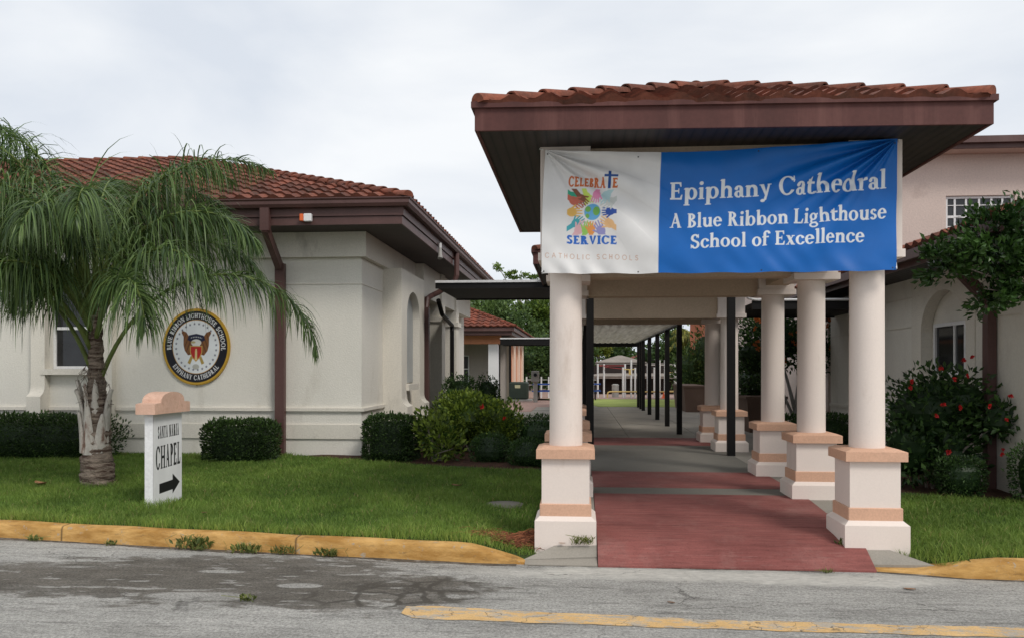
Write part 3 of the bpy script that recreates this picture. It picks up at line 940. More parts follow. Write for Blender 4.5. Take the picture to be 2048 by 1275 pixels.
# ================================================================== porticos
def pillar(parent, x, y, z0, ztop, capz=1.0):
    p = MB().box(x - 0.215, x + 0.215, y - 0.215, y + 0.215, z0 + 0.17, capz - 0.08).build('pillar', M['pillar'], parent)
    b = MB()
    # plinth with sloped top
    zt = z0 + 0.175
    o = 0.275
    V = [(x - o, y - o, z0 - 0.25), (x + o, y - o, z0 - 0.25), (x + o, y + o, z0 - 0.25), (x - o, y + o, z0 - 0.25),
         (x - o, y - o, zt - 0.03), (x + o, y - o, zt - 0.03), (x + o, y + o, zt - 0.03), (x - o, y + o, zt - 0.03)]
    i = 0.232
    V += [(x - i, y - i, zt + 0.008), (x + i, y - i, zt + 0.008), (x + i, y + i, zt + 0.008), (x - i, y + i, zt + 0.008)]
    F = [(0, 1, 5, 4), (1, 2, 6, 5), (2, 3, 7, 6), (3, 0, 4, 7), (4, 5, 9, 8), (5, 6, 10, 9), (6, 7, 11, 10), (7, 4, 8, 11), (8, 9, 10, 11), (3, 2, 1, 0)]
    b.add(V, F)
    b.build('base', M['pillar'], p)
    MB().cbox(x - 0.232, x + 0.232, y - 0.232, y + 0.232, zt + 0.002, zt + 0.118, 0.006).build('band', M['peach'], p)
    c = MB()
    o = 0.262
    ring = [(x - o, y - o), (x + o, y - o), (x + o, y + o), (x - o, y + o)]
    i = 0.20
    ring2 = [(x - i, y - i), (x + i, y - i), (x + i, y + i), (x - i, y + i)]
    V = [(q[0], q[1], capz - 0.105) for q in ring] + [(q[0], q[1], capz - 0.022) for q in ring] + [(q[0], q[1], capz) for q in ring2]
    F = [(3, 2, 1, 0), (0, 1, 5, 4), (1, 2, 6, 5), (2, 3, 7, 6), (3, 0, 4, 7), (4, 5, 9, 8), (5, 6, 10, 9), (6, 7, 11, 10), (7, 4, 8, 11), (8, 9, 10, 11)]
    c.add(V, F)
    c.build('cap', M['peach'], p)
    s = MB()
    s.lathe(x, y, [(0.152, capz - 0.01), (0.152, capz + 0.02), (0.150, capz + 0.5), (0.147, ztop)], 40)
    s.build('shaft', M['pillar'], p, smooth=True, angle=40)
    return p

def portico(name, label, xe0, xe1, ye0, ye1, zs, cols_y, xl, xr, zcol, pitch, group=None, beam_drop=0.0, ztab=None, banner_front=True, x_roof_mat='tile', shear=0.0):
    t = thing(name, ((xl + xr) / 2, cols_y[0], walk_z(cols_y[0])), label, 'portico', group)
    # soffit and fascia
    SHEAR[:] = [shear, xe0]
    f = MB()
    ring_boards(f, xe0, xe1, ye0, ye1, zs, zs + 0.235, 0.03)
    ring_boards(f, xe0 - 0.028, xe1 + 0.028, ye0 - 0.028, ye1 + 0.028, zs + 0.185, zs + 0.235, 0.026)
    f.build('fascia', M['maroon'], t)
    MB().box(xe0 + 0.03, xe1 - 0.03, ye0 + 0.03, ye1 - 0.03, zs + 0.012, zs + 0.06).build('soffit', M['soffit'], t)
    hip_roof(t, xe0 + 0.045, xe1 - 0.045, ye0 - 0.01, ye1 + 0.01, zs + 0.205, pitch, M[x_roof_mat], cap_r=0.075, amp=0.044, course=0.27)
    SHEAR[0] = 0.0
    # piers, beams and columns
    bw = 0.14
    zb = zcol
    top = zs + 0.012
    bm = MB()
    h = 0.225
    for xx in (xl, xr):
        for k, yy in enumerate(cols_y):
            pr = MB()
            pr.box(xx - h, xx + h, yy - h, yy + h, zb + 0.07, top)
            pr.box(xx - h - 0.02, xx + h + 0.02, yy - h - 0.02, yy + h + 0.02, zb, zb + 0.07)
            pr.build('pier', M['pillar'], t)
        for k in range(len(cols_y) - 1):
            bm.box(xx - bw, xx + bw, cols_y[k] + h + 0.002, cols_y[k + 1] - h - 0.002, zb + 0.12, top)
    for yy in (cols_y[0], cols_y[-1]):
        bm.box(xl + h + 0.002, xr - h - 0.002, yy - bw, yy + bw, zb + 0.0, top)
    for yy in cols_y[1:-1]:
        bm.box(xl + h + 0.002, xr - h - 0.002, yy - bw + .02, yy + bw - .02, zb + 0.05, top)
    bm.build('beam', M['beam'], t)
    for xx in (xl, xr):
        for yy in cols_y:
            pillar(t, xx, yy, walk_z(yy), zb)
    return t

def add_porticos():
    portico('entrance_portico', 'front entrance portico with a terracotta hip roof on six cream columns', -0.875, 3.34, 6.87, 12.05, 3.68,
            [7.70, 9.50, 11.35], -0.13, 2.57, 2.67, 0.375, shear=0.035)
    portico('walkway_portico', 'second smaller portico behind the front one, its gutter end showing left of the banner', -0.77, 3.25, 13.62, 17.6, 3.42,
            [14.6, 16.4], -0.13, 2.57, 2.57, 0.36)

def fibreglass():
    m, nt, N, L, b = new_mat('weathered_fibreglass')
    c = ramp(nt, noise(nt, pos(nt, (6, 0.4, 1)), 1.5, 5), [(0.3, (0.30, 0.27, 0.22)), (0.7, (0.56, 0.53, 0.46))])
    L.new(c, b.inputs["Base Color"]); b.inputs["Roughness"].default_value = 0.6
    t = N.new("ShaderNodeBsdfTranslucent"); L.new(c, t.inputs["Color"])
    ms = N.new("ShaderNodeMixShader"); ms.inputs[0].default_value = 0.25
    L.new(b.outputs[0], ms.inputs[1]); L.new(t.outputs[0], ms.inputs[2])
    L.new(ms.outputs[0], N["Material Output"].inputs["Surface"])
    return m

def steel_canopies():
    t = thing('covered_walkway', (1.2, 13.4, 0.3), 'long flat steel walkway canopy on rows of thin black posts', 'walkway canopy')
    # corrugated deck
    d = MB()
    xs = np.arange(0.02, 2.07, 0.05)
    prof = [0.03 if (i // 2) % 2 else 0.0 for i in range(len(xs))]
    V = []; zc = 2.645
    for y in (17.75, 31.2):
        for x, h in zip(xs, prof): V.append((x, y, zc + h))
    n = len(xs)
    d.add(V, np.array([(i, i + 1, n + i + 1, n + i) for i in range(n - 1)]))
    d.build('roof_deck', fibreglass(), t)
    g = MB()
    g.box(2.075, 2.185, 17.75, 31.2, zc + 0.001, zc + 0.16)
    g.box(-0.12, 0.0, 17.75, 31.2, zc - 0.12, zc + 0.16)
    g.box(-0.12, 2.185, 31.2, 31.35, zc - 0.12, zc + 0.16)
    g.build('edge_beam', M['black_metal'], t)
    ys = [18.1, 20.6, 23.2, 25.8, 28.3, 29.4, 30.6]
    for y in ys:
        for x in (0.13, 2.13):
            MB().box(x - 0.055, x + 0.055, y - 0.055, y + 0.055, 0.27, zc - 0.001).build('post', M['black_metal'], t)
    for x in (0.165, 2.44):
        zt = 3.43
        MB().box(x - 0.06, x + 0.06, 13.64, 13.76, 0.27, zt).build('post', M['black_metal'], t)
    for y in (30.6,):
        MB().box(0.19, 2.07, y - 0.03, y + 0.04, zc - 0.10, zc - 0.005).build('cross_rail', M['black_metal'], t)
    # cross canopies
    def cross(name, label, x0, x1, y0, y1, z0, z1, curl=False):
        c = thing(name, ((x0 + x1) / 2, y0, z0), label, 'canopy', 'flat steel canopies crossing to the buildings')
        MB().box(x0, x1, y0, y0 + 0.05, z0, z1).build('fascia', M['black_metal'], c)
        MB().box(x0, x1, y1 - 0.05, y1, z0, z1).build('fascia', M['black_metal'], c)
        MB().box(x0, x1, y0 + 0.05, y1 - 0.05, z0 + 0.03, z1 - 0.04).build('roof_deck', surf('dark_deck', (0.012, 0.011, 0.011), 0.7, 0.2, 3), c)
        e = MB()
        if curl:
            e.tube([(x0 - 0.12, y0 - 0.02, z1 + 0.09), (x0 - 0.06, y0 - 0.02, z1 + 0.035), (x0 + 0.06, y0 - 0.02, z1 + 0.012), (x0 + 0.3, y0 - 0.02, z1 + 0.008), (x1, y0 - 0.02, z1 + 0.008)], 0.022, 8)
        else:
            e.box(x0, x1, y0 - 0.035, y0 - 0.002, z1 - 0.02, z1 + 0.03)
        e.build('gutter_edge', M['white_metal'], c)
        return c
    cross('flat_canopy', 'dark flat canopy between the white building and the entrance, above the shrubs', -3.02, -0.15, 17.2, 20.2, 3.375, 3.51)
    cross('flat_canopy', 'dark flat canopy behind the right columns with a curled pale gutter', 2.98, 5.13, 14.7, 17.3, 2.73, 2.88, True)
    cross('flat_canopy', 'distant dark flat canopy running to the peach building', -3.2, -0.2, 33.2, 34.6, 2.66, 2.92)

# ================================================================== left building
def bay_leg(mb, axis, side, u0, u1, wall, p_top, p_bot, z0, zf, z1):
    """plaster leg that projects from a wall and flares out at its foot. axis 'y': extruded along y, profile in (x,z)"""
    s = side
    poly = [(wall, z0), (wall + s * p_bot, z0), (wall + s * p_bot, zf)]
    for k in range(1, 7):
        a = k / 6 * PI / 2
        poly.append((wall + s * (p_top + (p_bot - p_top) * (1 - math.sin(a))), zf + 0.02 + 0.17 * (1 - math.cos(a))))
    poly += [(wall + s * p_top, z1), (wall, z1)]
    mb.prism(poly, axis, u0, u1)

def arch_block(mb, axis, u0, u1, w0, w1, zs, z1, segs=14):
    """rectangular block above a semi-elliptical arch"""
    cx, hw = (u0 + u1) / 2, (u1 - u0) / 2
    rise = hw * 0.78
    pts = [(cx - hw * math.cos(PI * k / segs), zs + rise * math.sin(PI * k / segs)) for k in range(segs + 1)]
    def P(p, h):
        return (h, p[0], p[1]) if axis == 'x' else (p[0], h, p[1])
    V = []; F = []
    n = segs + 1
    for h in (w0, w1):
        V += [P(p, h) for p in pts] + [P((p[0], z1), h) for p in pts]
    for k in range(segs):
        F += [(k, k + 1, n + k + 1, n + k), (2 * n + k + 1, 2 * n + k, 3 * n + k, 3 * n + k + 1), (k + 1, k, 2 * n + k, 2 * n + k + 1)]
    mb.add(V, F)

def sash_window(parent, axis, u0, u1, w, z0, z1, zr, out, arch=0.0, mull=False, th=0.05):
    """double-hung window in the plane w; out = +-1 outward direction"""
    fr = MB()
    def B(a0, a1, d0, d1, c0, c1, mb):
        lo, hi = sorted((w + out * d0, w + out * d1))
        if axis == 'y': mb.box(a0, a1, lo, hi, c0, c1)      # wall runs along x, normal along y
        else: mb.box(lo, hi, a0, a1, c0, c1)
    B(u0, u0 + th, 0.0, 0.05, z0, z1, fr); B(u1 - th, u1, 0.0, 0.05, z0, z1, fr)
    B(u0 + th, u1 - th, 0.0, 0.05, z1 - th, z1, fr); B(u0 + th, u1 - th, 0.0, 0.05, z0, z0 + th, fr)
    if zr: B(u0 + th, u1 - th, 0.0, 0.045, zr - 0.025, zr + 0.025, fr)
    if mull:
        c = (u0 + u1) / 2
        for m in mull:
            cc = u0 + (u1 - u0) * m
            B(cc - 0.02, cc + 0.02, 0.0, 0.042, z0 + th, z1 - th, fr)
    o = fr.build('window', M['white_paint'], parent)
    gl = MB()
    B(u0 + th * .5, u1 - th * .5, 0.008, 0.02, z0 + th * .5, z1 - th * .5, gl)
    gl.build('pane', M['glass'], o)
    return o

def left_building():
    t = thing('plaster_building', (-3.74, 14.0, 0.2), 'cream stucco building with a terracotta hip roof and brown gutters on the left', 'building')
    X, Y = -3.74, 14.0
    zs = 4.04
    xl, yb = -21.0, 26.6
    wl0, wl1 = -9.37, -8.40        # window opening on the front
    w = MB()
    zt = zs - 0.002
    # front wall with a recessed window opening
    w.box(xl, wl0, Y, Y + 0.3, 0.0, zt)
    w.box(wl1, X, Y, Y + 0.3, 0.0, zt)
    w.box(wl0, wl1, Y, Y + 0.3, 0.0, 1.66)
    w.box(wl0, wl1, Y, Y + 0.3, 3.35, zt)
    # side wall, porch recess and rear part
    w.box(X - 0.3, X, Y + 0.3, 17.95, 0.0, zt)
    w.box(-6.0, X - 0.3, 17.65, 17.95, 0.0, zt)
    w.box(-6.3, -6.0, 17.95, 24.0, 0.0, zt)
    w.box(-6.0, X, 24.0, 24.3, 0.0, zt)
    w.box(X - 0.3, X, 24.3, yb, 0.0, zt)
    w.box(xl, X - 0.3, yb - 0.3, yb, 0.0, zt)
    w.box(xl - 0.3, xl, Y, yb, 0.0, zt)
    w.build('wall', M['stucco'], t)
    # horizontal trim: frieze, string course, ledge, plinth band
    tr = MB()
    def run(z0, z1, p, c0=None):
        """band on front and side wall, projecting p"""
        if c0: segs = [(xl, c0[0]), (c0[1], X + p)]
        else: segs = [(xl, X + p)]
        for a, b in segs: tr.box(a, b, Y - p, Y - 0.001, z0, z1)
        tr.box(X + 0.001, X + p, Y + 0.0005, 15.54, z0, z1)
    run(3.61, zs - 0.004, 0.10)
    tr.box(X + 0.001, X + 0.10, 15.54, yb, 3.61, zs - 0.004)
    run(3.15, 3.165, 0.012, (-9.64, -8.13))
    for z0, z1, p in ((0.975, 1.03, 0.045), (0.50, 0.745, 0.028)):
        run(z0, z1, p, (-9.64, -8.13))
        tr.box(wl0 + .001, wl1 - .001, Y - p, Y - 0.001, z0, z1)
    tr.build('string_course', M['trim'], t)
    # front window bay
    b = MB()
    for u0, u1 in ((-9.63, -9.372), (-8.398, -8.14)):
        bay_leg(b, 'x', -1, u0, u1, Y - 0.001, 0.14, 0.26, 0.05, 1.22, 3.608)
    arch_block(b, 'y', -9.371, -8.399, Y - 0.14, Y - 0.002, 3.05, 3.608)
    b.box(-9.44, -8.33, Y - 0.155, Y + 0.04, 1.60, 1.70)
    b.build('window_surround', M['trim'], t, smooth=True, angle=30)
    sash_window(t, 'y', wl0 + 0.005, wl1 - 0.005, Y + 0.14, 1.701, 3.34, 2.42, -1)
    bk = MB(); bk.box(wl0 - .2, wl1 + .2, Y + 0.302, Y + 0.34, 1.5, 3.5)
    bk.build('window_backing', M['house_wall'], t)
    # side bay with arched niche
    b = MB()
    P0, P1 = 0.36, 0.47
    bay_leg(b, 'y', 1, 15.55, 16.05, X + 0.001, P0, P1, 0.05, 0.98, 3.608)
    bay_leg(b, 'y', 1, 17.35, 17.85, X + 0.001, P0, P1, 0.05, 0.98, 3.608)
    arch_block(b, 'x', 16.051, 17.349, X + P0 - 0.2, X + P0, 2.75, 3.608)
    b.box(X + 0.13, X + 0.20, 16.051, 17.349, 0.05, 3.6)
    b.box(X + 0.205, X + P0 + 0.05, 15.98, 17.0, 1.28, 1.40)
    b.build('niche_surround', M['trim'], t, smooth=True, angle=30)
    MB().box(X + 0.202, X + 0.215, 16.06, 17.34, 1.42, 3.3).build('niche_panel', M['grey_panel'], t)
    # porch pillars
    for y in (20.3, 22.7):
        p = MB()
        p.box(-4.0, -3.40, y, y + 0.5, 0.05, 2.86)
        p.box(-4.05, -3.35, y - 0.05, y + 0.55, 2.86, 2.98)
        p.box(-4.0, -3.40, y, y + 0.5, 2.98, zs - 0.006)
        p.build('porch_pillar', M['trim'], t)
    MB().box(-3.95, -3.45, 18.2, 26.0, 3.3, zs - 0.008).build('porch_beam', M['trim'], t)
    MB().box(-5.98, -5.9, 19.5, 20.6, 0.3, 2.4).build('door', M['brown_metal'], t)
    # eaves
    ex, ey = -2.86, 13.2
    MB().box(xl - 0.8, ex - 0.01, ey + 0.01, yb + 0.8, zs, zs + 0.03).build('soffit', surf('eave_soffit', (0.085, 0.066, 0.06), 0.7, 0.15, 1.5, 30), t)
    f = MB()
    ring_boards(f, xl - 0.9, ex, ey, yb + 0.9, zs - 0.005, zs + 0.125, 0.03)
    ring_boards(f, xl - 0.9, ex + 0.025, ey - 0.025, yb + 0.9, zs + 0.132, zs + 0.30, 0.03)
    f.build('fascia', M['brown_metal'], t)
    g = MB()
    def gut(poly_fn):
        pass
    prof = [(0.0, 0.0), (0.085, 0.0), (0.115, 0.05), (0.115, 0.10), (0.135, 0.125), (0.135, 0.14), (0.0, 0.14)]
    gz = zs + 0.265
    # front gutter and side gutter, mitred at the corner
    def gutter_line(a_pts, b_pts):
        V = a_pts + b_pts; n = len(a_pts)
        g.add(V, [tuple(range(n)), tuple(range(2 * n - 1, n - 1, -1))] + [((k + 1) % n, k, k + n, (k + 1) % n + n) for k in range(n)])
    bx, by = ex + 0.026, ey - 0.026
    corner = [(bx + p, by - p, gz + q) for p, q in prof]
    gutter_line([(xl - 0.9, by - p, gz + q) for p, q in prof], corner)
    gutter_line(corner, [(bx + p, yb + 0.9, gz + q) for p, q in prof])
    g.build('gutter', M['brown_metal'], t, smooth=False)
    hip_roof(t, xl - 1.0, ex + 0.11, ey - 0.11, yb + 1.0, gz + 0.13, 0.352, M['tile'])
    # downspouts
    def spout(pts, w=0.11, d=0.08):
        s = MB()
        for k in range(len(pts) - 1):
            s.bar(pts[k], pts[k + 1], w, d, (0, 1, 0) if abs(pts[k][0] - pts[k + 1][0]) < 1e-6 else (1, 0, 0))
        return s
    s = MB()
    sx = -5.10
    s.box(sx - 0.075, sx + 0.075, ey - 0.13, ey - 0.03, zs - 0.10, gz)
    s.bar((sx, ey - 0.08, zs - 0.06), (sx - 0.03, Y - 0.17, 3.45), 0.15, 0.10, (1, 0, 0))
    s.box(sx - 0.11, sx + 0.05, Y - 0.17, Y - 0.06, 0.2, 3.5)
    s.build('downspout', M['brown_metal'], t)
    s = MB()
    s.tube([(ex + 0.08, 18.6, gz), (ex + 0.08, 18.6, gz - 0.5), (ex + 0.03, 18.6, gz - 0.64), (-3.2, 18.6, 3.42), (-3.34, 18.55, 3.35), (-3.38, 18.2, 3.25), (-3.38, 18.1, 3.0)], 0.06, 8)
    s.box(-3.45, -3.31, 18.0, 18.14, 0.25, 3.05)
    s.build('downspout', M['brown_metal'], t)
    s = MB()
    s.tube([(-3.3, 19.2, 3.3), (-3.28, 19.6, 3.0), (-3.38, 21.8, 2.85), (-3.38, 21.8, 2.7)], 0.055, 8)
    s.box(-3.43, -3.33, 21.75, 21.85, 0.25, 2.72)
    s.build('downspout', M['black_metal'], t)
    # flood light under the side eave
    l = thing('flood_light', (-2.83, 16.5, 4.1), 'small white flood lamp fixed under the brown side eave', 'lamp')
    MB().tube([(-2.80, 16.5, 4.22), (-2.80, 16.5, 4.12)], 0.03, 10).build('bracket', M['white_metal'], l)
    MB().tube([(-2.80, 16.5, 4.12), (-2.79, 16.44, 3.96), (-2.785, 16.42, 3.9)], [0.03, 0.042, 0.055], 12).build('lamp_head', M['grey_metal'], l)
    # alarm box on fascia
    a = thing('alarm_box', (-4.42, 13.18, 4.13), 'small orange and white alarm box on the dark fascia', 'alarm')
    MB().cbox(-4.52, -4.46, 13.085, 13.172, 4.085, 4.20, 0.006).build('lens', M['orange'], a)
    MB().cbox(-4.458, -4.33, 13.095, 13.172, 4.08, 4.205, 0.008).build('housing', M['white_paint'], a)
    return t
# ================================================================== right building and things beyond
def right_building():
    t = thing('pink_building', (5.15, 10.1, 0.25), 'two storey pink stucco building with arched lower window on the right', 'building')
    X, Y0, Y1 = 5.15, 10.1, 17.6
    zs = 3.10
    w = MB()
    a0, a1 = 11.55, 13.02           # arched recess along y
    w.box(X, X + 0.5, Y0 + 0.3, a0, 0, zs - .002)
    w.box(X, X + 0.5, a1, Y1, 0, zs - .002)
    w.box(X, X + 0.5, a0, a1, 0, 1.60)
    w.box(X + 0.16, X + 0.5, a0, 11.75, 1.60, zs - .002)
    w.box(X + 0.16, X + 0.5, 12.76, a1, 1.60, zs - .002)
    w.box(X + 0.16, X + 0.5, 11.75, 12.76, 2.35, zs - .002)
    w.box(X + 0.45, X + 0.5, 11.75, 12.76, 1.60, 2.35)
    w.box(X, 14, Y0, Y0 + 0.3, 0, zs - .002)
    w.box(X + 0.5, 14, Y1 - 0.3, Y1, 0, zs - .002)
    w.box(14, 14.3, Y0, Y1, 0, zs - .002)
    w.build('wall', M['stucco'], t)
    s = MB()
    arch_block(s, 'x', a0, a1, X - 0.012, X + 0.155, 2.25, zs - .004)
    s.box(X - 0.06, X + 0.11, a0 - 0.04, a1 + 0.04, 1.55, 1.62)
    s.box(X - 0.012, X - 0.0005, a1 + 0.0, a1 + 0.35, 0.25, zs - .004)
    s.box(X - 0.012, X - 0.0005, a0 - 0.25, a0 - 0.0, 0.25, zs - .004)
    s.build('window_surround', M['trim'], t, smooth=True, angle=30)
    tr = MB()
    tr.box(X - 0.014, X - 0.0005, a1 + 0.352, 17.59, 2.345, 2.357)
    tr.box(X - 0.014, X - 0.0005, Y0 + 0.003, a0 - 0.252, 2.345, 2.357)
    tr.box(X - 0.02, X - 0.0005, 13.1, 17.59, 2.80, 2.815)
    tr.box(X - 0.03, X - 0.0005, a1 + 0.352, 17.59, 0.95, 1.0)
    tr.build('string_course', M['trim'], t)
    sash_window(t, 'x', 11.74, 12.77, X + 0.12, 1.621, 2.36, None, -1, mull=(0.36,))
    # lower eave
    ex = 4.52; ey = 9.4
    MB().box(ex + 0.02, 14.9, ey + 0.02, 18.2, zs, zs + 0.03).build('soffit', M['soffit'], t)
    f = MB(); ring_boards(f, ex, 15.0, ey, 18.3, zs - 0.005, zs + 0.13, 0.03)
    f.box(ex - 0.11, ex - 0.001, ey - 0.11, 18.4, zs + 0.07, zs + 0.2)
    f.box(ex - 0.001, 15.0, ey - 0.11, ey - 0.001, zs + 0.07, zs + 0.2)
    f.build('fascia', M['brown_metal'], t)
    hip_roof(t, ex - 0.08, 15.2, ey - 0.08, 18.5, zs + 0.21, 0.36, M['tile'])
    # downspout on the side wall
    d = MB()
    d.box(X - 0.12, X - 0.014, 10.72, 10.86, 0.2, 2.55)
    d.bar((X - 0.067, 10.79, 2.52), (ex - 0.04, 10.79, zs + 0.1), 0.13, 0.10, (0, 1, 0))
    d.build('downspout', M['brown_metal'], t)
    # upper storey
    UY = 18.0
    u = MB()
    zu = 6.16
    wx0, wx1, wz0, wz1 = 7.61, 8.99, 4.45, 5.30
    vx0, vx1 = 5.95, 6.72
    u.box(5.3, vx0, UY, UY + 0.3, 3.0, zu)
    u.box(vx1, wx0, UY, UY + 0.3, 3.0, zu)
    u.box(wx1, 16, UY, UY + 0.3, 3.0, zu)
    for a, b in ((vx0, vx1), (wx0, wx1)):
        u.box(a, b, UY, UY + 0.3, 3.0, wz0); u.box(a, b, UY, UY + 0.3, wz1, zu)
    u.box(5.3, 5.6, UY + 0.3, 30, 0, zu)
    u.box(5.6, 16, 29.7, 30, 0, zu)
    u.build('upper_wall', M['pink_wall'], t)
    sash_window(t, 'y', wx0 + .004, wx1 - .004, UY + 0.1, wz0 + .004, wz1 - .004, 4.87, -1, mull=(0.145, 0.31, 0.5, 0.68, 0.84))
    sash_window(t, 'y', vx0 + .004, vx1 - .004, UY + 0.1, wz0 + .004, wz1 - .004, 4.87, -1, mull=(0.5,))
    fr = MB()
    for a, b, c, e in ((wx0, wx1, 5.10, 5.115), (wx0, wx1, 4.66, 4.675)):
        fr.box(a + .055, b - .055, UY + 0.055, UY + 0.08, c, e)
    fr.build('muntin', M['white_paint'], t)
    e = MB()
    e.box(4.9, 17, UY - 0.45, UY + 0.0, zu + 0.001, zu + 0.03)
    e.build('upper_soffit', M['pink_wall'], t)
    e = MB()
    e.box(4.85, 17.2, UY - 0.50, UY - 0.452, zu - 0.005, zu + 0.13)
    e.box(4.82, 17.2, UY - 0.60, UY - 0.502, zu + 0.09, zu + 0.22)
    e.box(4.85, 4.899, UY - 0.45, 30.4, zu - 0.005, zu + 0.22)
    e.build('upper_gutter', M['brown_metal'], t)
    tp = MB(); tp.box(4.9, 17, UY - 0.449, 30.3, zu + 0.12, zu + 0.16); tp.build('upper_roof', M['house_roof'], t)
    # recessed pink wall with louvre
    w2 = MB(); w2.box(4.9, 5.3, 19.0, 19.3, 0, 2.98); w2.box(5.3, 6.2, 19.0, 19.3, 0, 2.98)
    w2.build('rear_wall', M['pink_wall'], t)
    l = MB()
    l.box(5.35, 5.75, 18.93, 18.999, 1.00, 1.62)
    lf = l.build('louvre_vent', M['white_paint'], t)
    l2 = MB()
    for k in range(6):
        l2.box(5.38, 5.72, 18.915, 18.929, 1.04 + k * 0.1, 1.085 + k * 0.1)
    l2.build('slat_gap', M['black_metal'], lf)
    d2 = MB()
    d2.tube([(5.0, 17.8, 2.75), (5.35, 17.85, 2.72), (5.55, 17.9, 2.6), (5.55, 17.9, 2.4)], 0.06, 8)
    d2.box(5.49, 5.61, 17.84, 17.96, 0.25, 2.45)
    d2.build('downspout', M['brown_metal'], t)
    # orange wing behind the shrubs
    o = thing('orange_building', (5.0, 31.5, 0.3), 'orange stucco wing seen behind the right columns', 'building')
    MB().box(4.95, 12, 31.5, 38, 0.0, 4.2).build('wall', surf('orange_stucco', (0.50, 0.16, 0.085), 0.9, 0.12, 1.0, 40), o)
    hip_roof(o, 4.5, 12.5, 31.0, 38.5, 4.25, 0.36, M['tile_red'], samples=6)
    MB().box(6.0, 6.8, 31.44, 31.498, 2.0, 3.2).build('window', M['glass'], o)

def peach_building():
    t = thing('peach_building', (-3.45, 37.0, 0.3), 'small peach and white building with red tiled roof beyond the shrubs', 'building')
    ex, ey = -2.98, 36.4
    zs = 3.20
    w = MB()
    w.box(-12, -4.15, 39.2, 39.4, 0, zs)        # porch back wall
    w.box(-3.75, -3.45, 39.0, 50, 0, zs - 0.002)
    w.box(-12, -3.75, 49.8, 50, 0, zs - 0.002)
    w.build('porch_wall', surf('pale_porch', (0.48, 0.42, 0.38), 0.9, 0.08, 1, 40), t)
    p = MB()
    p.box(-4.10, -3.66, 37.0, 37.4, 0.2, 2.82); p.box(-8.2, -7.75, 37.0, 37.4, 0.2, 2.82)
    p.build('porch_pillar', M['white_paint'], t)
    b = MB(); b.box(-12, -3.55, 36.95, 37.45, 2.82, zs - 0.003)
    b.box(-3.45, -3.36, 39.0, 49.5, 0.2, zs - 0.003) if False else None
    b.build('frieze', M['peach_wall'], t)
    s = MB()
    for y in (39.0, 42.0, 45.0, 48.0):
        s.box(-3.449, -3.32, y, y + 0.9, 0.2, zs - .004)
    for y in (39.9, 42.9, 45.9):
        arch_block(s, 'x', y + .001, y + 2.099, -3.449, -3.34, 2.2, zs - .004)
    s.build('arch_surround', surf('cream_surround', (0.75, 0.60, 0.48), 0.9, 0.06, 1, 40), t, smooth=True, angle=30)
    n = MB()
    for y in (39.9, 42.9, 45.9):
        n.box(-3.449, -3.43, y + .002, y + 2.098, 0.2, 2.9)
    n.build('arch_panel', M['peach_wall'], t)
    wd = sash_window(t, 'y', -6.3, -5.25, 39.19, 1.0, 2.35, 1.7, -1, mull=(0.5,))
    MB().box(-12, ex - .04, ey + 0.04, 50.5, zs, zs + 0.03).build('soffit', M['soffit'], t)
    f = MB(); ring_boards(f, -12.5, ex, ey, 50.8, zs - 0.005, zs + 0.16, 0.04)
    ring_boards(f, -12.6, ex + 0.1, ey - 0.1, 50.9, zs + 0.165, zs + 0.34, 0.09)
    f.build('fascia', M['brown_metal'], t)
    hip_roof(t, -12.6, ex + 0.14, ey - 0.14, 51.0, zs + 0.35, 0.40, M['tile_red'], samples=6, period=0.3, course=0.38)
    d = MB(); d.box(-3.32, -3.22, 38.8, 38.9, 0.3, 3.1); d.build('downspout', M['black_metal'], t)
    # transformer, meter, tables, fence
    c = thing('transformer_cabinet', (-2.72, 36.6, 0.3), 'dark green transformer cabinet on a pad beside the peach building', 'cabinet')
    MB().box(-3.25, -2.1, 36.3, 37.2, 0.2, 0.36).build('pad', M['pale_concrete'], c)
    MB().cbox(-3.12, -2.28, 36.45, 37.1, 0.36, 1.13, 0.06).build('body', M['green_metal'], c)
    MB().box(-2.86, -2.62, 36.435, 36.449, 0.86, 1.0).build('warning_plate', surf('yellowed_plate', (0.5, 0.48, 0.3), 0.6), c)
    m = thing('meter_post', (-1.88, 35.2, 0.3), 'grey electric meter box on a post next to the transformer', 'meter')
    MB().box(-1.97, -1.80, 35.15, 35.28, 0.25, 1.2).build('post', M['grey_metal'], m)
    b = MB().cbox(-2.05, -1.72, 35.0, 35.149, 1.15, 1.62, 0.02).build('meter_box', M['grey_metal'], m)
    MB().tube([(-1.88, 35.0, 1.45), (-1.88, 34.93, 1.45)], 0.075, 14).build('dial', M['glass'], b)
    for k, (x, y) in enumerate(((-1.35, 38.0), (0.15, 38.6))):
        pt = thing('picnic_table', (x, y, 0.3), ('blue picnic table with black legs beside the grey meter post' if k == 0 else 'blue picnic table hidden mostly behind the front left column'), 'table', 'blue picnic tables')
        MB().box(x - .8, x + .8, y - .35, y + .35, 0.98, 1.03).build('table_top', M['blue_paint'], pt)
        for s2 in (-1, 1):
            MB().box(x - .8, x + .8, y + s2 * .72 - .14, y + s2 * .72 + .14, 0.68, 0.72).build('bench', M['blue_paint'], pt)
        for xx in (x - .55, x + .55):
            l = MB()
            l.tube([(xx, y - .8, 0.28), (xx, y - .2, 0.98)], 0.03, 6); l.tube([(xx, y + .8, 0.28), (xx, y + .2, 0.98)], 0.03, 6)
            l.bar((xx, y - .8, 0.66), (xx, y + .8, 0.66), 0.04, 0.04)
            l.build('leg', M['black_metal'], pt)
    fx = thing('white_post_fence', (-1.0, 40.5, 0.3), 'low fence of white posts and dark rails behind the blue picnic table', 'fence')
    for x in np.arange(-2.6, 1.0, 0.36):
        MB().box(x - .035, x + .035, 40.46, 40.54, 0.28, 1.32).build('post', M['white_metal'], fx)
    r = MB()
